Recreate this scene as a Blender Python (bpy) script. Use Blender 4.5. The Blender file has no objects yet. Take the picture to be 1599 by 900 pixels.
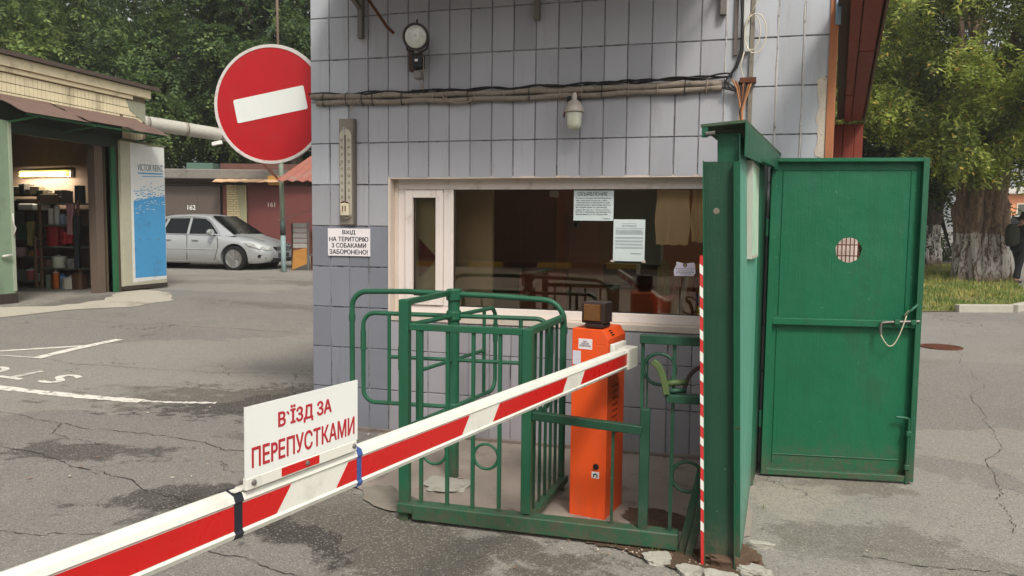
import bpy, bmesh, math, random
import numpy as np
from mathutils import Vector, Matrix
random.seed(7); RNG = np.random.default_rng(11)
SC = bpy.context.scene
COL = SC.collection
PI = math.pi

# ---------------------------------------------------------------- camera
cam_d = bpy.data.cameras.new('camera'); cam = bpy.data.objects.new('camera', cam_d); COL.objects.link(cam)
cam_d.sensor_width = 36.0; cam_d.lens = 36.0*1200/1599; cam_d.clip_start = .05; cam_d.clip_end = 2000
yaw, pitch, roll = -.2669, -.0769, .0111
_f = Vector((math.sin(yaw)*math.cos(pitch), math.cos(yaw)*math.cos(pitch), math.sin(pitch)))
_r0 = Vector((math.cos(yaw), -math.sin(yaw), 0)); _u0 = _r0.cross(_f)
_r = math.cos(roll)*_r0 + math.sin(roll)*_u0; _u = -math.sin(roll)*_r0 + math.cos(roll)*_u0
M = Matrix((_r, _u, -_f)).transposed().to_4x4(); M.translation = (2.8768, -5.0021, 1.475)
cam.matrix_world = M; SC.camera = cam

# ---------------------------------------------------------------- world, sun, exposure
SUN_EL, SUN_AZ = math.radians(50), math.radians(146)      # azimuth clockwise from +Y, where the sun stands
w = bpy.data.worlds.new('World'); SC.world = w; w.use_nodes = True
nt = w.node_tree; nt.nodes.clear()
sky = nt.nodes.new('ShaderNodeTexSky'); sky.sky_type = 'NISHITA'; sky.sun_disc = False
sky.sun_elevation = SUN_EL; sky.sun_rotation = SUN_AZ; sky.dust_density = 4.0; sky.air_density = 1.3; sky.ozone_density = .6
hs = nt.nodes.new('ShaderNodeHueSaturation'); hs.inputs['Saturation'].default_value = .1
bg = nt.nodes.new('ShaderNodeBackground'); bg.inputs['Strength'].default_value = .12
wo = nt.nodes.new('ShaderNodeOutputWorld')
nt.links.new(sky.outputs[0], hs.inputs['Color']); nt.links.new(hs.outputs[0], bg.inputs['Color']); nt.links.new(bg.outputs[0], wo.inputs['Surface'])
sd = bpy.data.lights.new('sun', 'SUN'); sd.energy = 1.75; sd.angle = math.radians(12); sd.color = (1.0, .95, .86)
so = bpy.data.objects.new('sun', sd); COL.objects.link(so)
_sv = Vector((math.sin(SUN_AZ)*math.cos(SUN_EL), math.cos(SUN_AZ)*math.cos(SUN_EL), math.sin(SUN_EL)))
so.rotation_euler = _sv.to_track_quat('Z', 'Y').to_euler(); so.location = (0, -10, 20)
vs = SC.view_settings; vs.view_transform = 'Standard'; vs.look = 'None'; vs.exposure = .48; vs.gamma = 1.0; vs.use_curve_mapping = False

# ---------------------------------------------------------------- materials
def srgb(r, g, b):
    f = lambda c: (c/255/12.92 if c/255 <= .04045 else ((c/255+.055)/1.055)**2.4)
    return (f(r), f(g), f(b), 1)
class NT:
    def __init__(s, name):
        s.m = bpy.data.materials.new(name); s.m.use_nodes = True; s.t = s.m.node_tree
        s.b = s.t.nodes['Principled BSDF']; s.out = s.t.nodes['Material Output']; s._pos = None
    def n(s, ty, props=None, **ins):
        nd = s.t.nodes.new('ShaderNode'+ty)
        for k, v in (props or {}).items(): setattr(nd, k, v)
        for k, v in ins.items():
            k = int(k[1:]) if k[0] == '_' and k[1:].isdigit() else k.replace('_', ' ')
            s.set(nd.inputs[k], v)
        return nd
    def set(s, sock, v):
        if isinstance(v, bpy.types.NodeSocket): s.t.links.new(v, sock)
        else: sock.default_value = v
    @property
    def pos(s):
        if s._pos is None: s._pos = s.t.nodes.new('ShaderNodeNewGeometry').outputs['Position']
        return s._pos
    def scale(s, v, sc):
        return s.n('VectorMath', {'operation': 'MULTIPLY'}, _0=v, _1=sc).outputs[0]
    def noise(s, sc, det=4, rough=.6, v=None, dist=0):
        return s.n('TexNoise', None, Vector=v if v is not None else s.pos, Scale=sc, Detail=det, Roughness=rough, Distortion=dist).outputs['Fac']
    def math(s, op, a, b=0.0, clamp=False):
        return s.n('Math', {'operation': op, 'use_clamp': clamp}, _0=a, _1=b).outputs[0]
    def step(s, v, lo, hi):
        return s.n('MapRange', {'clamp': True, 'interpolation_type': 'SMOOTHSTEP'}, Value=v, From_Min=lo, From_Max=hi).outputs[0]
    def mix(s, f, a, b, mode='MIX'):
        nd = s.t.nodes.new('ShaderNodeMix'); nd.data_type = 'RGBA'; nd.blend_type = mode; nd.clamp_factor = True
        s.set(nd.inputs[0], f); s.set(nd.inputs[6], a); s.set(nd.inputs[7], b); return nd.outputs[2]
    def bump(s, h, st=.3, d=.01):
        s.set(s.b.inputs['Normal'], s.n('Bump', None, Strength=st, Distance=d, Height=h).outputs[0])
    def base(s, c): s.set(s.b.inputs['Base Color'], c)
    def rough(s, v): s.set(s.b.inputs['Roughness'], v)
MC = {}
def plain(name, c, rough=.6, metal=0.0, var=.12, sc=9.0, bump=.15, dirt=None, dirt_amt=.35, dsc=3.0, spec=.4, rnd=0.0, streak=False, flat=False, scuff=0.0):
    """a painted / worn surface: two tones, dirt clouds, fine relief"""
    if name in MC: return MC[name]
    s = NT(name); c = srgb(*c) if len(c) == 3 else c
    lo = tuple(x*(1-var) for x in c[:3])+(1,); hi = tuple(min(1, x*(1+var)) for x in c[:3])+(1,)
    col = s.mix(s.noise(sc, 5), lo, hi)
    if rnd:
        r = s.n('ObjectInfo').outputs['Random']
        k = s.math('ADD', s.math('MULTIPLY', r, 2*rnd), 1-rnd)
        col = s.n('VectorMath', {'operation': 'SCALE'}, _0=col, Scale=k).outputs[0]
    if dirt is not None:
        v = s.scale(s.pos, (1, 1, .18)) if streak else s.pos
        m = s.step(s.noise(dsc, 8, .7, v), .52, .72)
        col = s.mix(s.math('MULTIPLY', m, dirt_amt), col, srgb(*dirt))
    if scuff:
        v1 = s.n('Mapping', None, Vector=s.pos, Rotation=(.3, .8, .4), Scale=(90, 9, 30)).outputs[0]; v2 = s.n('Mapping', None, Vector=s.pos, Rotation=(1.1, -.5, .9), Scale=(12, 80, 60)).outputs[0]
        sc1 = s.math('MAXIMUM', s.step(s.noise(1, 5, .7, v1), .68, .74), s.step(s.noise(1, 5, .7, v2), .69, .75))
        col = s.mix(s.math('MULTIPLY', sc1, scuff), col, tuple(x*.45+.02 for x in c[:3])+(1,))
        col = s.mix(s.math('MULTIPLY', s.step(s.noise(2.2, 8, .75, s.scale(s.pos, (1, 1, .25))), .52, .75), scuff*.6), col, srgb(120, 108, 94))
    s.base(col); s.rough(rough if flat else s.math('ADD', s.math('MULTIPLY', s.noise(sc*2.3, 3), .2), rough-.1, True))
    s.b.inputs['Metallic'].default_value = metal; s.b.inputs['Specular IOR Level'].default_value = spec
    if bump: s.bump(s.noise(sc*6, 5), bump, .004)
    MC[name] = s.m; return s.m
def green_paint(name, c, chips=.5, rough=.38):
    s = NT(name); c = srgb(*c)
    col = s.mix(s.noise(1.6, 6, .65), tuple(x*.82 for x in c[:3])+(1,), tuple(x*1.2 for x in c[:3])+(1,))
    v = s.scale(s.pos, (6, 6, .8))
    col = s.mix(s.math('MULTIPLY', s.step(s.noise(2.0, 5, .6, v), .5, .75), .35), col, tuple(x*.65 for x in c[:3])+(1,))
    ch = s.math('MULTIPLY', s.step(s.noise(26, 6, .8), .66, .69), chips)
    col = s.mix(ch, col, srgb(150, 170, 150))
    rs = s.math('MULTIPLY', s.step(s.noise(13, 8, .85, s.scale(s.pos, (1, 1, .45))), .645, .69), chips)
    col = s.mix(rs, col, srgb(80, 48, 32))
    zc = s.n('SeparateXYZ', None, Vector=s.pos).outputs[2]
    spl = s.math('MULTIPLY', s.step(s.math('ADD', zc, s.math('MULTIPLY', s.noise(8, 7, .75), -.5)), .0, -.22), s.step(s.noise(30, 6, .8), .35, .6))
    col = s.mix(s.math('MULTIPLY', spl, .75), col, srgb(86, 76, 62))       # mud splashed up from the ground
    gr = s.step(s.noise(3.2, 9, .78, s.scale(s.pos, (1, 1, .35))), .53, .68)
    col = s.mix(s.math('MULTIPLY', gr, .3), col, srgb(58, 60, 48))         # rubbed-in grime
    fa = s.step(s.noise(1.1, 5, .6), .55, .75); col = s.mix(s.math('MULTIPLY', fa, .22), col, srgb(96, 140, 118))   # chalky faded paint
    s.base(col); s.rough(s.math('ADD', s.math('MULTIPLY', s.noise(5, 7, .7), .45), rough-.14)); s.b.inputs['Specular IOR Level'].default_value = .45
    br = s.noise(5, 4, .6, s.scale(s.pos, (22, 22, .9)))
    s.bump(s.math('ADD', s.math('ADD', s.noise(60, 4), s.math('MULTIPLY', s.noise(7, 3), 2.2)), s.math('ADD', s.math('MULTIPLY', br, 1.4), s.math('MULTIPLY', s.noise(2.4, 3), 9.0))), .32, .004)
    return s.m
GREEN = green_paint('green_gloss_paint', (20, 84, 58))
GREEN_D = green_paint('dark_green_paint', (24, 66, 46))
GREEN_F = green_paint('fence_green_paint', (30, 88, 61), .9)
TEAL_SHEEN = green_paint('sky_sheen_green_paint', (92, 150, 128), .6)  # lighter than the other greens: sky reflection put into the colour
WHITE = plain('white_enamel', (226, 224, 214), .35, dirt=(150, 140, 125), dirt_amt=.25, var=.03)
PVC = plain('cream_window_plastic', (222, 210, 202), .35, dirt=(150, 125, 105), dirt_amt=.45, var=.05, dsc=7)
CREAM = plain('cream_plaster', (200, 186, 172), .8, dirt=(130, 110, 95), dirt_amt=.6, bump=.3)
RED = plain('red_reflective_band', (196, 26, 24), .3, var=.08, bump=.03, scuff=.3)
ORANGE = plain('orange_powder_paint', (240, 88, 32), .42, var=.09, sc=3, dirt=(150, 74, 44), dirt_amt=.4, dsc=4, bump=.1, scuff=.45, streak=True)
BLACK = plain('black_plastic', (22, 21, 22), .5)
BROWNPL = plain('brown_plastic', (52, 38, 36), .4)
STEEL = plain('grey_steel', (120, 118, 112), .5, .6, dirt=(90, 60, 40), dirt_amt=.5)
RUST = plain('rusty_steel', (96, 56, 38), .85, .1, var=.35, dirt=(60, 36, 26), dirt_amt=.7)
DWOOD = plain('dark_wood', (62, 42, 30), .75, var=.3)
GWOOD = plain('weathered_grey_wood', (130, 122, 110), .85, var=.25, sc=20, dirt=(70, 62, 55), dirt_amt=.7, streak=True)
REDWOOD = plain('red_brown_board', (116, 46, 30), .7, var=.18, dirt=(90, 30, 18), dirt_amt=.6, streak=True, rnd=.15)
ORWOOD = plain('orange_brown_trim', (170, 108, 72), .75, var=.2, dirt=(110, 80, 60), dirt_amt=.5, streak=True)
CONC = plain('pale_concrete', (168, 164, 152), .9, var=.2, dirt=(95, 88, 78), dirt_amt=.7, bump=.6, dsc=5)
CONC_D = plain('dirty_concrete', (132, 124, 112), .92, var=.2, dirt=(70, 62, 55), dirt_amt=.7, bump=.6)
GREY = plain('grey_metal_sheet', (128, 128, 124), .7, var=.15, dirt=(86, 70, 58), dirt_amt=.5)
def glassmat(name, tint=(1, 1, 1, 1), rough=0.0, mixf=.9, gloss=.5):
    s = NT(name); t = s.t
    tr = s.n('BsdfTransparent', None, Color=tint); gl = s.n('BsdfGlossy', None, Color=(1, .93, .84, 1), Roughness=rough)
    fr = s.n('Fresnel', None, IOR=1.5).outputs[0]
    f = s.math('ADD', s.math('MULTIPLY', fr, 1.7), .02, True)
    t.links.new(s.n('MixShader', None, _0=f, _1=tr.outputs[0], _2=gl.outputs[0]).outputs[0], s.out.inputs['Surface'])
    return s.m
GLASS = glassmat('window_glass', (.97, .92, .85, 1))
def tile_mat(name, c, dirt, light=0):
    s = NT(name); c = srgb(*c)
    r = s.n('ObjectInfo').outputs['Random']
    k = s.math('ADD', s.math('MULTIPLY', r, .2), .9)
    col = s.mix(s.noise(1.3, 4), tuple(x*.9 for x in c[:3])+(1,), tuple(x*1.08 for x in c[:3])+(1,))
    col = s.n('VectorMath', {'operation': 'SCALE'}, _0=col, Scale=k).outputs[0]
    v = s.scale(s.pos, (1, 1, .12))
    st = s.step(s.noise(8, 8, .75, v), .52, .76)
    col = s.mix(s.math('MULTIPLY', st, .5), col, srgb(*dirt))
    sp = s.step(s.noise(42, 5, .75), .68, .72)
    col = s.mix(s.math('MULTIPLY', sp, .5), col, srgb(95, 88, 84))
    s.base(col); s.rough(s.math('ADD', s.math('MULTIPLY', s.noise(8, 4), .25), .33))
    s.bump(s.math('ADD', s.noise(26, 4), s.math('MULTIPLY', s.noise(4, 2), 2.0)), .25, .004)
    return s.m
TILE = tile_mat('lilac_grey_painted_tile', (163, 162, 167), (120, 112, 108))
TILE_LIT = tile_mat('unshaded_pale_tile', (174, 176, 181), (140, 130, 122))  # paler tile colour stands in for the stronger light beyond the canopy
TILE_D = tile_mat('slate_grey_tile', (124, 126, 134), (96, 92, 92))
TILE_W = tile_mat('lavender_lower_tile', (155, 151, 156), (120, 108, 100))
def joint_mat():
    s = NT('dirty_tile_joint')
    v = s.scale(s.pos, (1, 1, .4))
    col = s.mix(s.step(s.noise(9, 7, .8, v), .38, .54), srgb(66, 62, 60), srgb(150, 149, 152))
    s.base(col); s.rough(.9); s.bump(s.noise(80, 3), .4, .004); return s.m
JOINT = joint_mat()

# ---------------------------------------------------------------- geometry helpers
def ss(a, b, x):
    t = min(1, max(0, (x-a)/(b-a))); return t*t*(3-2*t)
def gz(x, y):
    return ss(-1, -8, x)*(.27+.024*max(0, y-9)) + ss(3, 7, x)*(.2*ss(3, 16, y)+.035*max(0, min(y, 60)-17))
class MB:
    def __init__(s): s.v = []; s.f = []; s.mi = []; s.mats = []; s.cur = 0
    def mat(s, m):
        if m not in s.mats: s.mats.append(m)
        s.cur = s.mats.index(m); return s
    def add(s, vs, fs, T=None):
        n = len(s.v)
        for p in vs:
            p = Vector(p); s.v.append(tuple(T @ p) if T is not None else tuple(p))
        for f in fs: s.f.append(tuple(n+i for i in f)); s.mi.append(s.cur)
        return s
    def box(s, x0, x1, y0, y1, z0, z1, T=None):
        vs = [(x, y, z) for x in (x0, x1) for y in (y0, y1) for z in (z0, z1)]
        return s.add(vs, [(0, 1, 3, 2), (4, 6, 7, 5), (0, 4, 5, 1), (2, 3, 7, 6), (0, 2, 6, 4), (1, 5, 7, 3)], T)
    def bar(s, a, b, w, h, up=(0, 0, 1)):
        """square section bar from a to b, w across, h along up"""
        a, b = Vector(a), Vector(b); d = (b-a); L = d.length; d.normalize(); u = Vector(up)
        sd = d.cross(u)
        if sd.length < 1e-4: sd = d.cross(Vector((1, 0, 0)))
        sd.normalize(); u = sd.cross(d)
        T = Matrix((d, sd, u)).transposed().to_4x4(); T.translation = a
        return s.box(0, L, -w/2, w/2, -h/2, h/2, T)
    def tube(s, pts, r, n=8, closed=False, cap=True):
        pts = [Vector(p) for p in pts]; N = len(pts); rs = r if isinstance(r, (list, tuple)) else [r]*N
        vs = []; prev = None
        for i, p in enumerate(pts):
            if closed: t = pts[(i+1) % N]-pts[i-1]
            else: t = pts[min(i+1, N-1)]-pts[max(i-1, 0)]
            t.normalize()
            if prev is None:
                a = t.orthogonal().normalized()
            else:
                a = prev-t*prev.dot(t)
                a = a.normalized() if a.length > 1e-5 else t.orthogonal().normalized()
            prev = a; b = t.cross(a)
            for k in range(n):
                an = 2*PI*k/n; vs.append(p+(a*math.cos(an)+b*math.sin(an))*rs[i])
        fs = []
        M_ = N if closed else N-1
        for i in range(M_):
            j = (i+1) % N
            for k in range(n): fs.append((i*n+k, i*n+(k+1) % n, j*n+(k+1) % n, j*n+k))
        if cap and not closed: fs.append(tuple(range(n))[::-1]); fs.append(tuple((N-1)*n+k for k in range(n)))
        return s.add(vs, fs)
    def lathe(s, c, prof, n=16, axis='Z', T=None):
        vs = []; fs = []
        for (r, h) in prof:
            for k in range(n):
                a = 2*PI*k/n; x, y = r*math.cos(a), r*math.sin(a)
                p = (x, y, h) if axis == 'Z' else ((x, h, y) if axis == 'Y' else (h, x, y))
                vs.append((p[0]+c[0], p[1]+c[1], p[2]+c[2]))
        m = len(prof)
        for i in range(m-1):
            for k in range(n): fs.append((i*n+k, i*n+(k+1) % n, (i+1)*n+(k+1) % n, (i+1)*n+k))
        fs.append(tuple(range(n))); fs.append(tuple((m-1)*n+k for k in range(n)))
        return s.add(vs, fs, T)
    def prism(s, poly, a, b, T=None, axis='Y'):
        """2D polygon (x,z) for axis Y, (x,y) for Z, (y,z) for X, extruded from a to b"""
        def P(p, h): return (p[0], h, p[1]) if axis == 'Y' else ((p[0], p[1], h) if axis == 'Z' else (h, p[0], p[1]))
        n = len(poly); vs = [P(p, a) for p in poly]+[P(p, b) for p in poly]
        fs = [tuple(range(n))[::-1], tuple(range(n, 2*n))]+[(i, (i+1) % n, n+(i+1) % n, n+i) for i in range(n)]
        return s.add(vs, fs, T)
    def build(s, name, m=None, parent=None, smooth=False, bevel=0, seg=1, label=None, kind=None, auto=None):
        o0 = (0, 0, 0)
        if parent is not None: o0 = root_loc(parent)
        me = bpy.data.meshes.new(name)
        me.from_pydata([(p[0]-o0[0], p[1]-o0[1], p[2]-o0[2]) for p in s.v], [], s.f)
        if s.mats:
            for q in s.mats: me.materials.append(q)
            me.polygons.foreach_set('material_index', s.mi)
        elif m: me.materials.append(m)
        bm = bmesh.new(); bm.from_mesh(me); bmesh.ops.recalc_face_normals(bm, faces=bm.faces); bm.to_mesh(me); bm.free()
        if smooth: me.polygons.foreach_set('use_smooth', [True]*len(me.polygons))
        if smooth == 'auto': 
            try: me.set_sharp_from_angle(angle=math.radians(40))
            except Exception: pass
        me.update()
        o = bpy.data.objects.new(name, me); COL.objects.link(o)
        if parent is not None: o.parent = parent
        if bevel:
            bv = o.modifiers.new('bevel', 'BEVEL'); bv.width = bevel; bv.segments = seg; bv.limit_method = 'ANGLE'; bv.angle_limit = math.radians(40)
        if label: o['label'] = label
        if kind: o['kind'] = kind
        return o
def root_loc(o):
    while o.parent is not None: o = o.parent
    return tuple(o.location)
def thing(name, label, cat, loc=(0, 0, 0), group=None):
    o = bpy.data.objects.new(name, None); COL.objects.link(o); o.empty_display_size = .1
    o.location = loc; o['label'] = label; o['category'] = cat
    if group: o['group'] = group
    return o
def tag(o, label, cat, group=None):
    """turn a single-mesh object into a top-level thing whose origin is at its base centre"""
    o['label'] = label; o['category'] = cat
    if group: o['group'] = group
    me = o.data; n = len(me.vertices); a = np.empty(n*3); me.vertices.foreach_get('co', a); a = a.reshape(-1, 3)
    c = np.array([(a[:, 0].min()+a[:, 0].max())/2, (a[:, 1].min()+a[:, 1].max())/2, a[:, 2].min()])
    me.vertices.foreach_set('co', (a-c).ravel()); me.update(); o.location = tuple(c); return o
def struct(o): o['kind'] = 'structure'; return o
def mesh_obj(name, me, parent=None, loc=(0, 0, 0)):
    o = bpy.data.objects.new(name, me); COL.objects.link(o); o.location = loc
    if parent is not None: o.parent = parent
    return o
def text(name, body, m, origin, u, v, width, height, parent=None, bold=.0, proud=.002, label=None, spacing=1.0, align='LEFT', line=1.0):
    """lettering as flat raised mesh: origin lower-left of its box, u along the line, v upwards"""
    if not body.isascii(): body = body.translate(str.maketrans('РНХІ', 'PHXI'))   # same shapes, cleaner outlines
    c = bpy.data.curves.new(name, 'FONT'); c.body = body; c.extrude = .01; c.offset = 0; c.space_character = spacing
    c.resolution_u = 5; c.align_x = align; c.space_line = line
    t = bpy.data.objects.new(name, c); COL.objects.link(t)
    dg = bpy.context.evaluated_depsgraph_get(); dg.update()
    me = bpy.data.meshes.new_from_object(t.evaluated_get(dg)); bpy.data.objects.remove(t); bpy.data.curves.remove(c)
    n = len(me.vertices); a = np.empty(n*3); me.vertices.foreach_get('co', a); a = a.reshape(-1, 3)
    lo, hi = a.min(0), a.max(0); a = (a-lo)/(hi-lo)
    if bold > .006:   # heavier strokes: the same glyphs printed again a hair's breadth to the side, each its own depth
        asp = (hi[0]-lo[0])/max(1e-6, hi[1]-lo[1]); nl_ = body.count('\n')+1; k = bold*1.2
        fs0 = [tuple(p.vertices) for p in me.polygons]; A = [a]; F = list(fs0)
        for q, (dx, dy) in enumerate(((-1, 0), (1, 0), (0, .7), (0, -.7), (-.7, .5), (.7, -.5))):
            bq = a.copy(); bq[:, 0] += dx*k/asp/nl_; bq[:, 1] += dy*k/nl_; bq[:, 2] *= .97-.03*q; A.append(bq); F += [tuple(i+n*(q+1) for i in f) for f in fs0]
        a = np.concatenate(A); me2 = bpy.data.meshes.new(name); me2.from_pydata(a.tolist(), [], F); bpy.data.meshes.remove(me); me = me2
    u = np.array(u, float); u /= np.linalg.norm(u); v = np.array(v, float); v /= np.linalg.norm(v); nn = np.cross(u, v)
    o0 = np.array(root_loc(parent) if parent is not None else (0, 0, 0))
    p = np.array(origin)-o0 + a[:, :1]*width*u + a[:, 1:2]*height*v + (a[:, 2:3]*1.0)*proud*nn
    me.vertices.foreach_set('co', p.ravel()); me.materials.clear(); me.materials.append(m); me.update()
    o = mesh_obj(name, me, parent)
    if label: o['label'] = label
    return o
def sheet(name, poly, z, m, sub=1, jitter=0.0):
    """a thin ground sheet following the terrain, z above it"""
    P = []
    n = len(poly)
    for i in range(n):
        a, b = Vector(poly[i]), Vector(poly[(i+1) % n])
        for k in range(sub):
            p = a.lerp(b, k/sub)
            if jitter and k: p += Vector((random.uniform(-jitter, jitter), random.uniform(-jitter, jitter)))
            P.append(p)
    me = bpy.data.meshes.new(name); bm = bmesh.new()
    vs = [bm.verts.new((p.x, p.y, 0)) for p in P]; f = bm.faces.new(vs)
    bmesh.ops.triangulate(bm, faces=[f])
    L = max(max(p.x for p in P)-min(p.x for p in P), max(p.y for p in P)-min(p.y for p in P))
    for it in range(4 if L > 1.5 else 1):
        es = [e for e in bm.edges if e.calc_length() > .5]
        if not es: break
        bmesh.ops.subdivide_edges(bm, edges=es, cuts=1); bmesh.ops.triangulate(bm, faces=bm.faces)
    for q in bm.verts: q.co.z = gz(q.co.x, q.co.y)+z
    bmesh.ops.recalc_face_normals(bm, faces=bm.faces)
    if sum(f.normal.z for f in bm.faces) < 0: bmesh.ops.reverse_faces(bm, faces=bm.faces)
    bm.to_mesh(me); bm.free(); me.materials.append(m)
    return mesh_obj(name, me)

# ================================================================ THE GROUND
def asphalt_mat():
    s = NT('old_asphalt'); P = s.pos
    col = s.mix(s.noise(.35, 6, .6), srgb(120, 116, 110), srgb(148, 143, 134))
    col = s.mix(s.math('MULTIPLY', s.step(s.noise(1.1, 6, .65), .5, .7), .35), col, srgb(108, 103, 93))
    # patches and stains, each an uneven blob of its own: x, y, radius x, radius y, turn, colour, strength
    nz = s.math('SUBTRACT', s.noise(3.2, 7, .72), .5)
    nzf = s.math('SUBTRACT', s.noise(13, 5, .7), .5)
    for (x, y, rx, ry, a, c, st) in (
            (1.35, -1.74, 1.05, .33, -.1, (50, 45, 39), .97), (.55, -1.5, .6, .3, .5, (72, 67, 60), .75), (-.5, .7, 1.6, .62, .25, (64, 58, 52), .95),
            (-1.5, .55, .9, .25, .0, (84, 78, 72), .5), (.1, -1.5, .5, .2, .6, (56, 51, 45), .85), (-1.1, -1.0, .6, .2, .2, (66, 61, 54), .8),
            (-.2, -.35, .3, .12, .2, (78, 72, 66), .5), (-7.0, 9.5, 3.5, .5, .5, (96, 88, 80), .6), (-4.0, 6.6, 1.4, .45, .3, (98, 90, 84), .5),
            (-2.3, 4.4, 2.0, .8, .1, (150, 140, 130), .5), (3.6, -1.05, .45, .2, .1, (84, 79, 70), .7), (3.9, -1.3, .7, .16, -.1, (92, 88, 78), .6),
            (3.55, -.3, .5, .14, .1, (92, 80, 68), .7), (3.3, -.55, .28, .3, 0, (156, 148, 136), .75), (4.6, -1.35, .2, .16, 0, (170, 166, 156), .6),
            (-6.9, 4.9, .5, 1.2, .0, (92, 86, 78), .7), (5.4, 7.8, .8, 1.4, 0, (142, 138, 132), .4), (2.6, -2.6, .9, .35, .2, (110, 106, 98), .6)):
        mp = s.n('Mapping', {'vector_type': 'TEXTURE'}, Vector=P, Location=(x, y, 0), Rotation=(0, 0, a), Scale=(rx, ry, 1000)).outputs[0]
        d = s.n('VectorMath', {'operation': 'LENGTH'}, _0=mp).outputs['Value']
        d = s.math('ADD', d, s.math('MULTIPLY', nz, 3.2)); d = s.math('ADD', d, s.math('MULTIPLY', nzf, .9))
        m = s.math('MULTIPLY', s.step(d, 1.12, .78), st)
        col = s.mix(m, col, srgb(*c))
    pt = s.n('TexVoronoi', {'feature': 'F1'}, Vector=s.n('VectorMath', {'operation': 'ADD'}, _0=P, _1=s.n('VectorMath', {'operation': 'SCALE'}, _0=s.n('TexNoise', None, Vector=P, Scale=1.7, Detail=6.0).outputs['Color'], Scale=1.1).outputs[0]).outputs[0], Scale=.32)
    pc = s.n('SeparateColor', None, Color=pt.outputs['Color']).outputs[1]
    col = s.mix(s.math('MULTIPLY', s.step(pc, .55, .6), .3), col, srgb(152, 146, 134)); col = s.mix(s.math('MULTIPLY', s.step(pc, .3, .25), .25), col, srgb(100, 96, 92))
    col = s.mix(s.math('MULTIPLY', s.step(s.noise(9, 8, .8), .58, .7), .3), col, srgb(88, 82, 74))
    # aggregate
    vo = s.n('TexVoronoi', {'feature': 'F1'}, Vector=P, Scale=150.0)
    ag = s.n('SeparateColor', None, Color=vo.outputs['Color']).outputs[0]
    col = s.mix(s.math('MULTIPLY', s.step(ag, .8, 1.0), .42), col, srgb(186, 182, 172))
    col = s.mix(s.math('MULTIPLY', s.step(ag, .25, .0), .45), col, srgb(62, 60, 56))
    # hair cracks
    dv = s.n('VectorMath', {'operation': 'ADD'}, _0=P, _1=s.n('TexNoise', None, Vector=P, Scale=2.5, Detail=5.0).outputs['Color']).outputs[0]
    vc = s.n('TexVoronoi', {'feature': 'DISTANCE_TO_EDGE'}, Vector=s.scale(dv, (1, 1, .001)), Scale=.75).outputs['Distance']
    crk = s.math('MULTIPLY', s.step(vc, .004, .001), s.step(s.noise(.5, 3), .48, .6))
    col = s.mix(s.math('MULTIPLY', crk, .75), col, srgb(48, 44, 40))
    s.base(col); s.rough(.88); s.b.inputs['Specular IOR Level'].default_value = .25
    h = s.math('ADD', s.math('MULTIPLY', vo.outputs['Distance'], -1.2), s.math('MULTIPLY', s.noise(20, 5), 1.2))
    h = s.math('SUBTRACT', h, s.math('MULTIPLY', crk, 2.0))
    s.bump(h, .5, .006); return s.m
ASPH = asphalt_mat()
def terrain():
    def axis(fine, coarse):
        return sorted(set([round(v, 3) for v in list(np.linspace(*fine))+coarse]))
    xs = axis((-26, 24, 101), [-400, -200, -100, -60, -40, -32, 30, 40, 60, 100, 200, 400])
    ys = axis((-8, 40, 97), [-400, -200, -100, -50, -25, -15, 46, 52, 60, 80, 120, 200, 400, 800])
    vs = [(x, y, gz(x, y)) for x in xs for y in ys]; ny = len(ys)
    fs = [(i*ny+j, (i+1)*ny+j, (i+1)*ny+j+1, i*ny+j+1) for i in range(len(xs)-1) for j in range(ny-1)]
    b = MB(); b.add(vs, fs); o = b.build('ground', ASPH, smooth=True); struct(o)
terrain()
# concrete footway by the wall, under the turnstile and the barrier
s_ = NT('worn_footway_concrete')
c_ = s_.mix(s_.noise(1.4, 6), srgb(128, 118, 108), srgb(166, 152, 140)); c_ = s_.mix(s_.math('MULTIPLY', s_.step(s_.noise(4, 7, .7), .52, .68), .6), c_, srgb(98, 84, 74))
s_.base(c_); s_.rough(.9); s_.bump(s_.noise(40, 6), .5, .005)
FOOT = s_.m
struct(sheet('footway', [(.55, .02), (.62, -.6), (.72, -1.0), (1.0, -1.18), (1.3, -1.34), (1.7, -1.42), (2.1, -1.46), (2.5, -1.48), (2.8, -1.45), (3.05, -1.2), (3.08, -.3), (3.14, .02)], .006, FOOT, 6, .02))
struct(sheet('footway_patch', [(.95, -1.12), (1.1, -1.34), (1.3, -1.42), (1.45, -1.36), (1.3, -1.2), (1.1, -1.05)], .011, CONC_D, 4, .02))
SOIL = plain('damp_soil', (84, 66, 50), .95, var=.4, bump=1.0, sc=24, dirt=(52, 40, 32), dirt_amt=.7, dsc=9)
struct(sheet('soil_patch', [(2.44, -1.0), (2.6, -.98), (2.74, -1.06), (2.76, -1.2), (2.66, -1.3), (2.5, -1.27), (2.42, -1.14)], .011, SOIL, 6, .012))
struct(sheet('soil_patch', [(2.35, -1.43), (2.6, -1.41), (2.8, -1.45), (2.98, -1.5), (3.0, -1.66), (2.8, -1.72), (2.62, -1.66), (2.5, -1.56), (2.3, -1.53)], .0105, SOIL, 6, .014))
struct(sheet('soil_patch', [(1.3, -.85), (1.45, -.82), (1.52, -.9), (1.45, -1.0), (1.3, -.97)], .0112, SOIL, 5, .01))
# concrete apron before the garage
APR = plain('apron_concrete', (176, 168, 152), .9, var=.14, dirt=(112, 104, 92), dirt_amt=.7, bump=.5, dsc=1.5)
struct(sheet('apron', [(-6.3, 1.2), (-6.25, 3.9), (-5.85, 4.9), (-6.0, 5.9), (-6.8, 6.75), (-7.55, 6.9), (-7.3, 6.0), (-6.75, 5.2), (-6.7, 4.2), (-7.4, 3.4), (-7.6, 1.2)], .006, APR, 5, .06))
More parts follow.
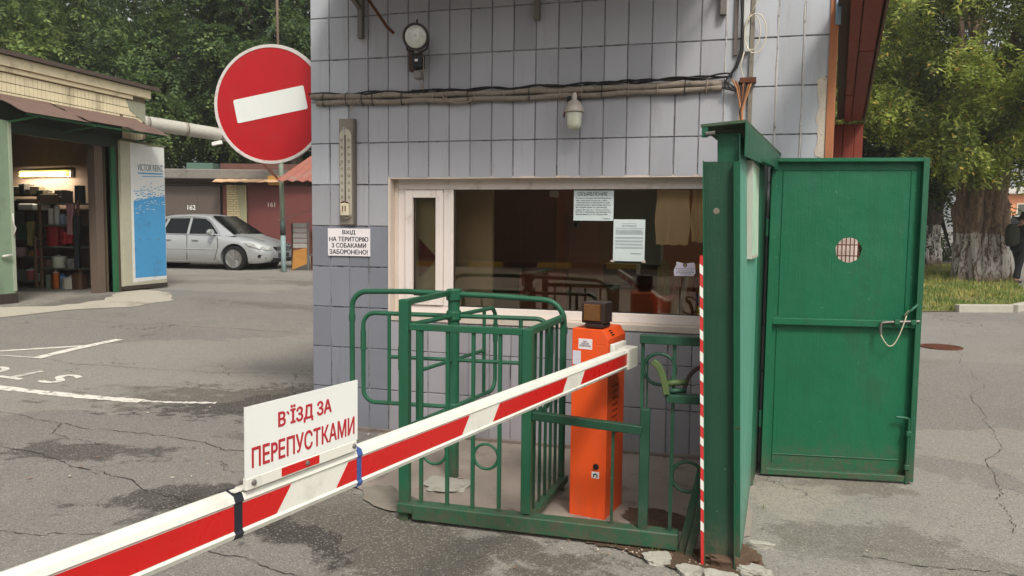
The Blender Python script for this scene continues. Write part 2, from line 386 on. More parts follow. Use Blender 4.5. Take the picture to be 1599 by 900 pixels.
# painted marks
s_ = NT('worn_road_paint'); c_ = s_.mix(s_.step(s_.noise(14, 8, .8), .52, .62), srgb(220, 214, 202), srgb(134, 128, 120))
s_.base(c_); s_.rough(.8); s_.bump(s_.noise(60, 4), .3, .003); ROADP = s_.m
def stroke(name, pts, w, z=.004, m=ROADP, sub=6, jit=.004):
    """painted line along pts, world width w"""
    L, R = [], []
    pts = [Vector(p) for p in pts]; Q = []
    for a, b in zip(pts[:-1], pts[1:]):
        for k in range(sub): Q.append(a.lerp(b, k/sub))
    Q.append(pts[-1])
    vs = []; fs = []
    for i, p in enumerate(Q):
        t = (Q[min(i+1, len(Q)-1)]-Q[max(i-1, 0)]).normalized(); nrm = Vector((-t.y, t.x))
        ww = w/2+random.uniform(-jit, jit)
        for sgn in (-1, 1):
            q = p+nrm*sgn*ww; vs.append((q.x, q.y, gz(q.x, q.y)+z))
    for i in range(len(Q)-1): fs.append((2*i, 2*i+1, 2*i+3, 2*i+2))
    b = MB(); b.add(vs, fs); o = b.build(name, m)
    if sum(p.normal.z for p in o.data.polygons) < 0: o.data.flip_normals()
    return struct(o)
stroke('stop_line', [(-4.6, .0), (-3.08, .14), (-2.3, .2), (-1.75, .27)], .12, jit=.014, sub=16)
stroke('faded_marking', [(-1.74, .275), (-1.5, .32), (-1.15, .43)], .05, jit=.012, sub=16)
stroke('triangle_marking', [(-4.42, 1.3), (-4.02, 1.98)], .06); 
stroke('triangle_marking', [(-3.86, 1.22), (-3.95, 1.75), (-4.02, 2.52)], .1, .005)
stroke('triangle_marking', [(-3.86, 1.24), (-4.9, .95)], .03, .0055)
stroke('faded_marking', [(-.62, .35), (-.45, .62), (-.18, .86)], .035, jit=.015)
def letter_marking(ch, origin, w, h):
    u = Vector((-.93, -.37, 0)); v = Vector((-.2, -1, 0))
    o = text('letter_marking', ch, ROADP, (0, 0, 0), (-1, 0, 0), (0, -1, 0), w, h, bold=.03, proud=.0)
    me = o.data; n = len(me.vertices); a = np.empty(n*3); me.vertices.foreach_get('co', a); a = a.reshape(-1, 3)
    a[:, 0] += origin[0]; a[:, 1] += origin[1]; a[:, 2] = [gz(x, y)+.005 for x, y in a[:, :2]]
    me.vertices.foreach_set('co', a.ravel()); me.update()
    # the font mesh has two coincident caps: keep one
    bm = bmesh.new(); bm.from_mesh(me); bmesh.ops.remove_doubles(bm, verts=bm.verts, dist=.0003); 
    bmesh.ops.delete(bm, geom=[f for f in bm.faces if f.calc_area() < 1e-9 or len({v.index for v in f.verts}) < 3], context='FACES')
    bmesh.ops.recalc_face_normals(bm, faces=bm.faces)
    for f in bm.faces:
        if f.normal.z < 0: f.normal_flip()
    bm.to_mesh(me); bm.free(); struct(o)
for ch, x, y, w_ in (('S', -2.86, .81, .19), ('T', -3.22, .79, .24), ('O', -3.6, .76, .3), ('P', -4.0, .74, .24)): letter_marking(ch, (x, y), w_, .36)
# cracks as thin open seams
CRK = plain('crack_dark', (60, 55, 50), .95, var=.3)
def crack(pts, w=.008, amp=.012, sub=34):
    Q = []
    pts = [Vector(p) for p in pts]
    for a, b in zip(pts[:-1], pts[1:]):
        wv = random.uniform(0, 9)
        for k in range(sub):
            f = k/sub; p = a.lerp(b, f); L_ = (b-a).length; d_ = (b-a).normalized(); nn = Vector((-d_.y, d_.x)); off = L_*.03*math.sin(f*7+wv)+L_*.012*math.sin(f*19+wv*2); Q.append(p+nn*(off*math.sin(PI*f))+Vector((random.gauss(0, amp*.6), random.gauss(0, amp*.6))))
    Q.append(pts[-1]); vs = []; fs = []
    for i, p in enumerate(Q):
        t = (Q[min(i+1, len(Q)-1)]-Q[max(i-1, 0)]).normalized(); nrm = Vector((-t.y, t.x)); ww = w*.27*random.uniform(.15, 1.9)
        for sgn in (-1, 1): q = p+nrm*sgn*ww; vs.append((q.x, q.y, gz(q.x, q.y)+.0035))
    return vs, [(2*i, 2*i+1, 2*i+3, 2*i+2) for i in range(len(Q)-1)]
b = MB()
for pts, w_ in (([(-2.4, -1.0), (-1.1, -1.2), (.0, -1.55), (.75, -1.75)], .012), ([(-3.2, -.35), (-2.0, -.5), (-.9, -.55), (.3, -.75)], .01), ([(-4.5, 1.1), (-2.5, 1.4), (-1.2, 1.75), (-.1, 2.0)], .01),
                ([(-1.2, 1.75), (-.9, 1.2), (-.7, .9), (-.3, .7)], .008), ([(-6, 3.2), (-3, 4.1), (-.5, 4.6)], .014), ([(-1.8, -.5), (-1.6, -.75), (-1.1, -.85)], .008), ([(-5.5, 6.2), (-3.5, 6.6), (-1.6, 7.2)], .02),
                ([(6.5, 9.2), (6.1, 7.2), (5.62, 5.05), (4.98, 1.95), (4.48, 0.0), (4.3, -.8)], .005), ([(3.5, -1.3), (4.2, -1.32), (5.0, -1.45), (6, -1.9)], .008), ([(7.2, 8.9), (8.6, 7.7), (11, 6)], .02),
                ([(-6.5, 9.5), (-5.2, 9.9), (-3.6, 9.7), (-2.0, 10.3)], .02), ([(-.5, -2.2), (.3, -2.05), (1.2, -2.2)], .007), ([(-9, 10.2), (-7, 10.6), (-5, 10.4)], .025),
                ([(.1, -.6), (.3, -.75), (.35, -.95), (.55, -1.05)], .007), ([(-.8, 1.5), (-.3, 1.35), (.0, 1.4)], .007), ([(-2.1, .9), (-1.2, 1.1), (-.5, 1.05)], .006)):
    b.add(*crack(pts, w_))
o = b.build('asphalt_cracks', CRK); struct(o)
if sum(p.normal.z for p in o.data.polygons) < 0: o.data.flip_normals()
# rubble and stones by the pillar
from mathutils import noise as MN0
def stone(name, c, s, label, m=CONC, seed=0, flat=.35, rot=0, group=None):
    rd = random.Random(seed); bm = bmesh.new(); bmesh.ops.create_icosphere(bm, subdivisions=4, radius=1)
    for v in bm.verts:
        q_ = v.co*1.4+Vector((seed*3.1, seed, 0)); k = 1+.38*MN0.noise(q_)+.16*MN0.noise(q_*2.7)+.07*MN0.noise(q_*7)+.03*MN0.noise(q_*17); v.co = Vector((math.copysign(abs(v.co.x)**.7, v.co.x), math.copysign(abs(v.co.y)**.7, v.co.y), math.copysign(abs(v.co.z)**.35, v.co.z)))*k
    R_ = Matrix.Rotation(rot, 3, 'Z')
    for v in bm.verts: v.co = R_ @ Vector((v.co.x*s[0], v.co.y*s[1], v.co.z*s[2])); 
    zmin = min(v.co.z for v in bm.verts)
    for v in bm.verts: v.co += Vector((c[0], c[1], gz(c[0], c[1])-zmin*.55))
    me = bpy.data.meshes.new(name); bm.to_mesh(me); bm.free(); me.materials.append(m)
    return tag(mesh_obj(name, me), label, 'stone', group)
stone('concrete_chunk', (2.64, -1.60), (.06, .055, .014), 'pale flat concrete chunk lying left of the green pillar foot', seed=1, rot=.3)
stone('concrete_chunk', (2.79, -1.69), (.06, .045, .014), 'flat pale concrete chunk just in front of the striped edge of the pillar', seed=2)
stone('concrete_chunk', (2.91, -1.715), (.07, .045, .016), 'flat pale concrete chunk at the bottom edge of the photo under the pillar', seed=3)
stone('concrete_chunk', (3.04, -1.62), (.075, .05, .02), 'largest pale broken concrete lump at the right foot of the pillar', seed=4, rot=-.5)
stone('concrete_chunk', (3.09, -1.31), (.06, .022, .014), 'narrow pale concrete sliver beside the teal side of the pillar', seed=5, rot=-.1)
stone('turnstile_footing', (1.4, -.95), (.13, .12, .012), 'broken pale mortar pad at the foot of the turnstile post', seed=8)
stone('dirt_mound', (2.95, -1.52), (.13, .09, .03), 'brown crumbling soil and mortar around the pillar foot', plain('brown_soil', (92, 72, 56), .95, var=.4, bump=.8, sc=30), seed=9)
# litter: leaves and grit
def litter():
    n = 700; vs = []; fs = []
    for i in range(n):
        zone = random.random()
        if zone < .35: x, y = random.uniform(3.2, 6.5), random.uniform(-1.6, 7)
        elif zone < .6: x, y = random.uniform(2.1, 3.0), random.uniform(-1.62, -1.3)
        else: x, y = random.uniform(-6, 2.5), random.uniform(-2, 7)
        r = random.uniform(.004, .012) if zone < .6 else random.uniform(.006, .02)
        a = random.uniform(0, PI); z = gz(x, y)+.012; k = len(vs)
        for j, (dx, dy) in enumerate(((-1, 0), (0, -.5), (1, 0), (0, .5))):
            px, py = x+r*(dx*math.cos(a)-dy*math.sin(a)), y+r*(dx*math.sin(a)+dy*math.cos(a))
            vs.append((px, py, gz(px, py)+.009+random.uniform(0, .006)))
        fs.append((k, k+1, k+2, k+3))
    b = MB(); b.add(vs, fs)
    s = NT('dry_leaf_litter'); r = s.t.nodes.new('ShaderNodeNewGeometry').outputs['Random Per Island']
    s.base(s.mix(r, srgb(120, 84, 52), srgb(206, 196, 176))); s.rough(.9)
    o = b.build('leaf_litter', s.m); o['kind'] = 'stuff'; o['label'] = 'dry leaves and pale grit scattered over the asphalt'; o['category'] = 'litter'
litter()
def weeds():
    b = MB(); rd = random.Random(5)
    spots = [(2.3+.055*k+rd.uniform(-.02, .02), -1.52+rd.uniform(-.02, .02)) for k in range(13)]+[(.6+.13*k, -.03+rd.uniform(-.01, .0)) for k in range(18)]+[(3.06, -1.42), (3.1, -1.1), (3.12, -.8), (2.99, -1.66), (2.74, -1.62), (1.36, -1.5), (3.3, -.03), (.02, -.04), (-.03, .3), (-.02, .8)]
    for x, y in spots:
        for j in range(rd.randint(3, 9)):
            a = rd.uniform(0, 2*PI); h = rd.uniform(.008, .03); px, py = x+rd.uniform(-.02, .02), y+rd.uniform(-.012, .012); w_ = .002; z = gz(px, py)+.006
            b.add([(px-w_*math.cos(a), py-w_*math.sin(a), z), (px+w_*math.cos(a), py+w_*math.sin(a), z), (px+rd.uniform(-.015, .015), py+rd.uniform(-.015, .015), z+h)], [(0, 1, 2)])
    o = b.build('weeds', plain('small_weed_green', (92, 104, 50), .8, var=.3)); o['kind'] = 'stuff'; o['label'] = 'tiny weeds growing along the foot of the railing and wall'; o['category'] = 'weeds'
weeds()
# rusty manhole cover and orange leaf clump on the right
t = thing('manhole_cover', 'rusty round manhole cover in the asphalt beyond the green gate', 'manhole cover', (5.6, 5.9, gz(5.6, 5.9)))
MB().lathe((5.62, 5.9, gz(5.62, 5.9)), [(.25, -.02), (.25, .012), (.22, .014), (.22, .006), (.0, .006)], 28).build('rim', RUST, t)
bb = MB()
for k in range(-4, 5): bb.box(5.62-.2+abs(k)*.02, 5.62+.2-abs(k)*.02, 5.9+k*.042-.011, 5.9+k*.042+.011, gz(5.62, 5.9)+.007, gz(5.62, 5.9)+.016)
bb.build('tread', RUST, t)

# ================================================================ GATEHOUSE
house = thing('gatehouse', 'tiled gatehouse with lilac grey wall tiles and a long office window', 'building', (0, 0, 0))
X1 = 3.462
WX0, WX1, WZ0, WZ1 = .615, 2.96, .862, 1.815
wall = MB().mat(JOINT)
wall.box(0, WX0, .0075, .22, 0, 3.5); wall.box(WX1, X1, .0075, .22, 0, 3.5); wall.box(WX0, WX1, .0076, .22, WZ1, 3.5); wall.box(WX0, WX1, .0074, .22, 0, WZ0-.03)
front = wall.build('front_wall', JOINT, house)
TW = .1504; TH = .2917
def tile_mesh(seed, m, w=TW, h=TH):
    rd = random.Random(seed); g = .0028; x0, x1, z0, z1 = g+rd.uniform(0, .002), w-g-rd.uniform(0, .002), g+rd.uniform(0, .002), h-g-rd.uniform(0, .002)
    t = rd.uniform(-.0012, .0012); t2 = rd.uniform(-.0012, .0012); bv = .0025
    yf = [0+t, 0+t2, 0-t, 0-t2]
    o = [(x0, z0), (x1, z0), (x1, z1), (x0, z1)]; i_ = [(x0+bv, z0+bv), (x1-bv, z0+bv), (x1-bv, z1-bv), (x0+bv, z1-bv)]
    vs = [(p[0], .0085, p[1]) for p in o]+[(p[0], .003+yf[k], p[1]) for k, p in enumerate(o)]+[(p[0], yf[k], p[1]) for k, p in enumerate(i_)]
    fs = []
    for k in range(4):
        j = (k+1) % 4; fs += [(k, j, 4+j, 4+k), (4+k, 4+j, 8+j, 8+k)]
    fs.append((8, 9, 10, 11))
    me = bpy.data.meshes.new('tile'); me.from_pydata(vs, [], fs); me.materials.append(m)
    me.polygons.foreach_set('use_smooth', [False]*len(fs)); me.update(); return me
TMS = {m.name: [tile_mesh(i*7+3, m) for i in range(6)] for m in (TILE, TILE_LIT, TILE_D, TILE_W)}
def put_tile(x, z0, z1, m, w=TW):
    o = mesh_obj('tile', random.choice(TMS[m.name]), front, (x+random.uniform(-.0008, .0008), random.uniform(-.0015, .0005), z0))
    o.scale = (w/TW, 1, (z1-z0)/TH); o.rotation_euler = (random.gauss(0, .003), random.gauss(0, .0025), random.gauss(0, .004))
for r in range(-2, 11):
    zt = 2.94-TH*r; zb = zt-TH
    for n in range(23):
        x = n*TW
        m = TILE_LIT if (n >= 19 or (n < 2 and r < 4)) else TILE
        if r >= 5: m = TILE_D if n < 4 else TILE_W
        if r == 10: continue
        inwin = WX0 < x+TW-.05 and x+.02 < WX1
        if not inwin: put_tile(x, zb, zt, m); continue
        if zt <= WZ1+1e-3 and zb >= WZ0: continue
        if zb < WZ1 < zt: put_tile(x, WZ1, zt, m); continue
        if zt <= WZ1 and zb >= WZ0: continue
        if zt > WZ0 > zb: put_tile(x, zb, .815, m); continue
        if zb >= WZ1 or zt <= WZ0: put_tile(x, zb, zt, m)
bb = MB(); bb.box(-.002, X1, -.012, .03, -.02, .03); bb.build('plinth', plain('crumbling_plinth', (128, 116, 108), .95, var=.3, bump=1.0, dirt=(80, 66, 56), dirt_amt=.8, sc=14), front, bevel=.006)
# light caulk ridges between the tiles at the right end of the wall
CAULK = plain('old_caulk', (186, 182, 178), .8, var=.2, dirt=(70, 62, 58), dirt_amt=.9, bump=.8, dsc=16, sc=30)
for n in (19, 20, 21, 22):
    pts = [(n*TW+random.uniform(-.003, .003), .002, 3.2-k*.09) for k in range(int((3.2-.9)/.09))]
    MB().tube(pts, [.0075*random.uniform(.5, 1.3) for _ in pts], 5).build('caulk_ridge', CAULK, front, smooth=True)
bb = MB(); 
for n in range(4, 19):
    pts = [(n*TW+random.uniform(-.002, .002), .006, 3.2-k*.1) for k in range(14)]; bb.tube(pts, [.004*random.uniform(.2, 1.3) for _ in pts], 4)
bb.build('joint_filler', plain('grey_filler', (132, 132, 136), .8, var=.3, dirt=(60, 54, 52), dirt_amt=.9, dsc=16), front)
# plaster band and broken sill line under the window
bb = MB(); bb.box(WX0, WX1, -.008, .1, .818, .862); bb.build('window_sill', CREAM, house, bevel=.004)
# reveals of the opening
RV = plain('reveal_plaster', (206, 190, 176), .8, dirt=(140, 118, 100), dirt_amt=.5, bump=.3)
bb = MB(); bb.box(WX0-.014, WX0+.004, -.004, .2, .864, WZ1+.01); bb.box(WX0-.012, WX1, .0, .2, WZ1-.002, WZ1+.012); bb.box(WX0+.0045, WX0+.03, .072, .2, .864, WZ1-.003); bb.build('window_reveal', RV, house)
# window
win = MB(); Y0, Y1 = .078, .14
win.box(.64, WX1, Y0, Y1, 1.742, 1.815); win.box(.64, WX1, Y0, Y1, .862, .925); win.box(.64, .70, Y0, Y1, .925, 1.742); win.box(.987, 1.058, Y0-.004, Y1, .925, 1.742); win.box(2.9, WX1, Y0, Y1, .925, 1.742)
wn = win.build('window', PVC, house, bevel=.004, seg=2)
cs = MB()
for a in ((.70, .757, .93, 1.738), (.93, .985, .93, 1.738)): cs.box(a[0], a[1], Y0-.014, Y1-.01, a[2], a[3])
cs.box(.757, .93, Y0-.014, Y1-.01, .93, .992); cs.box(.757, .93, Y0-.014, Y1-.01, 1.685, 1.738)
cs.build('casement', PVC, wn, bevel=.004, seg=2)
gk = MB(); 
for (a, c, d, e) in ((.757, .93, .992, 1.685), (1.058, 2.9, .925, 1.742)):
    gk.box(a, a+.005, Y0+.012, Y0+.022, d, e); gk.box(c-.005, c, Y0+.012, Y0+.022, d, e); gk.box(a, c, Y0+.012, Y0+.022, e-.005, e); gk.box(a, c, Y0+.012, Y0+.022, d, d+.005)
gk.build('gasket', BLACK, wn)
MB().box(.755, .932, .1, .104, .99, 1.687).build('pane', GLASS, wn)
MB().box(1.056, 2.902, .1, .104, .923, 1.744).build('pane', GLASS, wn)
# side wall, rear, roof
SWM = plain('side_render', (150, 146, 140), .85)
def sx(y): return X1+.131*y
bb = MB()
def seg_(y0, y1, z0, z1): bb.prism([(sx(y0)-.2, y0), (sx(y0)-.004, y0), (sx(y1)-.004, y1), (sx(y1)-.2, y1)], z0, z1, axis='Z')
seg_(.22, .7, 0, 3.5); seg_(.7, 2.8, 0, .8); seg_(.7, 2.8, 2.3, 3.5); seg_(2.8, 4.85, 0, 3.5); bb.build('side_wall', SWM, house)
bb = MB()
for y0, y1, z0, z1 in ((.7, .78, .8, 2.3), (2.72, 2.8, .8, 2.3), (.78, 2.72, .8, .88), (.78, 2.72, 2.22, 2.3), (1.72, 1.78, .88, 2.22)): bb.prism([(sx(y0)-.1, y0), (sx(y0)-.04, y0), (sx(y1)-.04, y1), (sx(y1)-.1, y1)], z0, z1, axis='Z')
added_win = bb.build('side_window', PVC, house); MB().prism([(sx(.78)-.07, .78), (sx(.78)-.066, .78), (sx(2.72)-.066, 2.72), (sx(2.72)-.07, 2.72)], .88, 2.22, axis='Z').build('pane', GLASS, added_win)  # unseen window added in the side wall to light the room
bb = MB(); bb.box(0, .2, .2201, 3.1, 0, 3.5); bb.build('side_wall', SWM, house)
bb = MB(); bb.prism([(-.1, -.02), (X1+.1, -.02), (sx(3.2)+.1, 3.2), (-.1, 3.2)], 3.5, 3.62, axis='Z'); bb.build('roof', GREY, house)
MB().prism([(3.45, -.012), (3.49, -.012), (3.5, .02), (3.45, .02)], 1.6, 3.4, axis='Z').build('corner_trim', ORWOOD, house)
MB().box(3.475, 3.505, -.03, -.0125, 2.7, 3.3).build('trim_flap', plain('blue_grey_flap', (130, 150, 168), .5), house)
bb = MB(); pp = [(3.40+random.uniform(-.012, .01), 2.39-k*.035) for k in range(14)]; bb.prism(pp+[(3.447, pp[-1][1]-.02), (3.447, 2.41)], -.004, -.0015); bb.build('peeling_plaster', plain('bare_plaster', (196, 184, 168), .9, var=.25, sc=14, dirt=(96, 72, 54), dirt_amt=.9, dsc=14, bump=1.0), front)
# red board eave along the side of the gatehouse, seen from beneath
def ein(y): return 3.492+.131*y
def eou(y): return 3.758+.138*y
ev = MB(); ev.prism([(ein(-.9), -.9), (eou(-.9)-.01, -.9), (eou(4.9)-.01, 4.9), (ein(4.9), 4.9)], 2.8, 2.83, axis='Z'); eave = ev.build('side_eave', DWOOD, house)
for k, (a0, a1) in enumerate(((.25, .49), (.515, .9))):
    ys = [-.9, 1.1, 3.0, 4.84]
    for j in range(3):
        def q(y, f0): return ein(y)+(eou(y)-ein(y))*(a0 if f0 == 0 else a1)
        ya, yb = ys[j]+.004, ys[j+1]-.004
        MB().prism([(q(ya, 0), ya), (q(ya, 1), ya), (q(yb, 1), yb), (q(yb, 0), yb)], 2.772+.004*((j+k) % 2), 2.796, axis='Z').build('plank', REDWOOD, eave, bevel=.002)
MB().prism([(eou(-.9)-.014, -.9), (eou(-.9), -.9), (eou(4.9), 4.9), (eou(4.9)-.014, 4.9)], 2.762, 2.86, axis='Z').build('fascia', plain('dark_fascia', (92, 66, 54), .8), eave)
# rear cross wall at the end of the eave: red boards above, pale wall with a grille below
cw = MB(); cw.box(4.05, 4.418, 4.9, 5.0, 0, 2.75); cross = cw.build('cross_wall', plain('pink_white_wall', (224, 204, 194), .8, dirt=(170, 150, 140), dirt_amt=.4), house)
for k, x in enumerate((4.1, 4.2, 4.325)): MB().box(x, x+.092+.03*(k == 1), 4.86, 4.885, 1.75, 2.745).build('plank', REDWOOD, cross, bevel=.003)
gr = MB()
for k in range(9): gr.tube([(4.06+k*.045, 4.84, 1.0), (4.06+k*.045, 4.84, 1.7)], .006, 5)
for z in (1.33, 1.46, 1.2): gr.tube([(4.05, 4.835, z), (4.45, 4.835, z)], .007, 5)
gr.build('window_grille', RUST, cross)
# small canopy on three brackets over the office window
cn = thing('canopy', 'grey canopy projecting over the top of the tiled wall', 'canopy', (1.6, -.4, 3.28))
MB().box(.28, 2.88, -.95, -.004, 3.28, 3.33).build('canopy_sheet', GREY, cn, bevel=.005)
MB().box(.28, 2.88, -.98, -.95, 3.2, 3.35).build('edge_board', GREY, cn, bevel=.005)
for x, zb in ((.41, 2.78), (1.665, 2.83), (2.834, 2.79)):
    b_ = MB(); b_.box(x-.018, x+.018, -.05, -.006, zb, 3.28); b_.bar((x, -.03, zb+.2), (x, -.85, 3.26), .03, .03)
    b_.build('bracket', plain('bracket_paint', (112, 106, 100), .7, dirt=(80, 50, 36), dirt_amt=.7), cn, bevel=.002)
b_ = MB(); b_.tube([(.48, -.25, 3.12), (.53, -.16, 3.0), (.62, -.06, 2.84), (.66, -.03, 2.8)], .011, 6); b_.build('loose_strap', RUST, cn)
# room behind the window
RM = plain('dim_room_wall', (176, 124, 92), .9); RML = plain('room_side_panel', (206, 194, 166), .85)
rm = MB(); rm.box(.2, .6, 3.0, 3.05, 0, 2.6); rm.box(.6, 3.1, 3.0, 3.05, 0, 1.98); rm.box(3.1, 3.4, 3.0, 3.05, 0, 2.6); rm.box(3.35, 3.4, .22, .7, 0, 2.6); rm.box(3.35, 3.4, .7, 2.8, 0, .8); rm.box(3.35, 3.4, .7, 2.8, 2.3, 2.6); rm.box(3.35, 3.4, 2.8, 3.0, 0, 2.6); rm.box(.2, .25, .22, 3.0, 0, 2.6); rm.box(.2, 3.4, .22, 3.05, 2.6, 2.65); rm.box(.2, 3.4, .22, 3.05, .0, .06)  # gaps under the ceiling at the rear and at the side added for daylight
room = rm.build('room', RM, house)
MB().box(.9, 1.2, .55, .6, .06, 2.58).build('partition', RML, house); MB().box(.5, .99, .2, .215, .9, 2.2).build('reflection_panel', plain('olive_pane_reflection', (176, 176, 150), .85, var=.2, sc=4), house)  # olive panel stands in for the reflection on the casement pane
MB().box(WX0, WX1, .14, .42, .86, .9).build('inner_sill', plain('inner_sill_board', (90, 76, 62), .5), house)

# ---------------------------------------------------------------- things in the gatehouse window
t = thing('desk', 'brown office desk with orange edge seen through the window', 'desk', (1.9, 1.5, .06))
DK = plain('desk_brown', (112, 64, 40), .5); 
MB().box(1.35, 2.5, 1.3, 1.95, .98, 1.02).build('desk_top', plain('desk_orange_edge', (150, 84, 48), .5), t, bevel=.004)
MB().box(1.4, 1.8, 1.35, 1.9, .06, .979).build('pedestal', DK, t); MB().box(2.42, 2.47, 1.35, 1.9, .06, .979).build('side_panel', DK, t)
t = thing('shelf', 'dark wall shelf with a wooden edge above the desk in the window', 'shelf', (1.9, 2.8, 1.6))
MB().box(1.3, 2.6, 2.75, 2.99, 1.62, 1.65).build('board', plain('shelf_wood', (160, 112, 70), .5), t)
for x in (1.4, 2.5): MB().box(x, x+.03, 2.8, 2.99, 1.5, 1.62).build('bracket', BLACK, t)
t = thing('wardrobe', 'orange brown wardrobe standing at the back of the dark office', 'wardrobe', (1.22, 2.6, .06))
MB().box(.98, 1.32, 2.3, 2.95, .06, 1.98).build('carcass', plain('wardrobe_wood', (120, 56, 32), .5), t); MB().box(1.3, 1.31, 2.29, 2.3, .1, 1.9).build('door_edge', DWOOD, t)
t = thing('pane_stand_in', 'blue green block with ochre side on the desk standing in for a background window pane', 'cabinet', (2.2, 1.35, 1.03))
MB().box(2.02, 2.4, 1.2, 1.5, 1.2, 1.9).build('carcass', plain('bluegreen_pane', (110, 140, 138), .5), t); MB().box(1.9, 2.015, 1.2, 1.5, 1.2, 1.9).build('side_board', plain('ochre_board', (158, 116, 66), .6), t); MB().box(1.95, 2.4, 1.2, 1.5, 1.03, 1.199).build('base', DWOOD, t)  # blue green block stands in for a window pane at the back
# office chair
t = thing('office_chair', 'dark office chair standing at the desk behind the glass', 'chair', (1.55, .95, .06))
b_ = MB(); b_.tube([(1.55, .95, .1), (1.55, .95, .5)], .03); b_.build('column', BLACK, t)
for k in range(5): MB().bar((1.55, .95, .14), (1.55+.27*math.cos(k*1.257), .95+.27*math.sin(k*1.257), .1), .04, .03).build('leg', BLACK, t)
MB().box(1.33, 1.77, .75, 1.17, .48, .56).build('seat', BLACK, t, bevel=.03, seg=3); MB().box(1.36, 1.74, .72, .78, .66, 1.15).build('backrest', plain('maroon_back', (130, 60, 44), .8), t, bevel=.03, seg=3)
# plant pot with cactus
TERRA = plain('terracotta', (226, 112, 74), .7, dirt=(140, 80, 60), dirt_amt=.5)
t = thing('cactus_pot', 'terracotta pot with a tall ribbed cactus on the window sill', 'flower pot', (2.5, .215, .905))
MB().lathe((2.5, .215, .905), [(.055, 0), (.078, .11), (.088, .112), (.09, .14), (.078, .14), (.074, .115), (.0, .115)], 20).build('pot', TERRA, t, smooth='auto')
CG = plain('cactus_green', (140, 136, 92), .8)
for dx, dy, h, r in ((0, 0, .27, .018), (-.028, .008, .23, .015), (.028, -.006, .25, .015), (.01, .028, .2, .014)):
    vs = []; pr = []
    b_ = MB(); N = 16
    for (rr, hh) in ((1, 0), (1.05, h*.5), (1, h*.85), (.7, h*.96), (.1, h)):
        for k in range(N): a = 2*PI*k/N; q = r*rr*(1 if k % 2 else .72); vs.append((2.5+dx+q*math.cos(a), .215+dy+q*math.sin(a), 1.012+hh))
    fs = [(i*N+k, i*N+(k+1) % N, (i+1)*N+(k+1) % N, (i+1)*N+k) for i in range(4) for k in range(N)]; fs.append(tuple(4*N+k for k in range(N)))
    b_.add(vs, fs).build('cactus_stem', CG, t)
t = thing('ruler_strip', 'grey plastic strip leaning against the glass below the small crest notice', 'strip', (2.62, .2, .9))
MB().bar((2.61, .2, .9), (2.65, .19, 1.17), .004, .035, (1, 0, 0)).build('strip', plain('pale_strip', (190, 190, 194), .5), t)
t = thing('red_folder', 'narrow dark red folder standing upright on the window sill', 'folder', (2.7, .25, .9))
MB().box(2.69, 2.712, .2, .34, .9, 1.22).build('cover', plain('dark_red', (128, 28, 26), .6), t)
t = thing('wooden_rod', 'thin yellow wooden rod standing behind the glass next to the pillar', 'rod', (2.76, .3, .9))
MB().tube([(2.75, .32, .9), (2.762, .3, 1.46)], .012).build('rod', plain('yellow_wood', (186, 140, 74), .6), t)
t = thing('small_box', 'small yellow green carton with a blue top at the corner of the sill', 'carton', (2.745, .2, .9))
MB().box(2.725, 2.78, .16, .2, .9, .985).build('carton', plain('yellow_green', (184, 190, 60), .6), t); MB().box(2.72, 2.79, .17, .22, .986, 1.06).build('lid', plain('blue_card', (60, 84, 140), .6), t)
# curtain
def curtain(x0, x1, y, z0, z1, folds, amp, m, name='cloth'):
    vs = []; fs = []; N = folds*10; R_ = 8
    for j in range(R_+1):
        z = z1+(z0-z1)*j/R_
        for i in range(N+1):
            u_ = i/N; a = amp*(.5+.5*j/R_)
            vs.append((x0+(x1-x0)*u_+.006*math.sin(9*u_+j), y+a*math.sin(u_*folds*2*PI)+.4*a*math.sin(u_*folds*4.7+1), z+.004*math.sin(u_*20)))
    for j in range(R_):
        for i in range(N): k = j*(N+1)+i; fs.append((k, k+1, k+N+2, k+N+1))
    return MB().add(vs, fs).build(name, m, t, smooth=True)
t = thing('curtain', 'short beige curtain hanging at the top right of the office window', 'curtain', (2.65, .22, 1.38))
CUR = plain('beige_curtain', (236, 224, 194), .9, dirt=(130, 112, 88), dirt_amt=.4)
curtain(2.44, 2.66, .2, 1.38, 1.78, 2, .006, CUR); curtain(2.67, 2.92, .22, 1.4, 1.78, 6, .018, CUR)
MB().tube([(2.3, .2, 1.785), (2.95, .2, 1.785)], .008).build('rail', STEEL, t)
# pennant
t = thing('pennant', 'dark red triangular pennant hanging behind the narrow casement pane', 'pennant', (.8, .25, 1.2))
MB().prism([(.76, 1.40), (.76, 1.12), (.90, 1.26)], .18, .183).build('cloth', plain('maroon_cloth', (96, 22, 22), .8), t)
# paper notices on the glass
PAPER = plain('white_paper', (206, 216, 214), .8, var=.04, dirt=(180, 180, 168), dirt_amt=.3)
INK = plain('black_ink', (34, 34, 40), .8); INKB = plain('grey_print', (92, 104, 112), .8)
def paper(x0, x1, z0, z1, label, name='paper_notice', y=.098):
    t = thing(name, label, 'notice', ((x0+x1)/2, y, z0))
    b_ = MB(); b_.box(x0, x1, y-.0015, y, z0, z1); b_.build('sheet', PAPER, t); return t
FX, FZ = (1, 0, 0), (0, 0, 1)
p = paper(1.905, 2.172, 1.535, 1.735, 'hand written parking announcement taped at the top of the office window')
hsn = MB().box(1.973, 1.976, .0954, .0962, 1.7, 1.724).box(1.968, 1.9729, .0954, .0962, 1.721, 1.724).box(1.9761, 1.986, .0954, .0962, 1.711, 1.7135).box(1.9761, 1.986, .0954, .0962, 1.7, 1.7025).box(1.9861, 1.9888, .0954, .0962, 1.7, 1.7135); hsn.build('title', INK, p)
text('title', 'ОБ', INK, (1.93, .0962, 1.700), FX, FZ, .036, .024, p, bold=.0, proud=.0008)
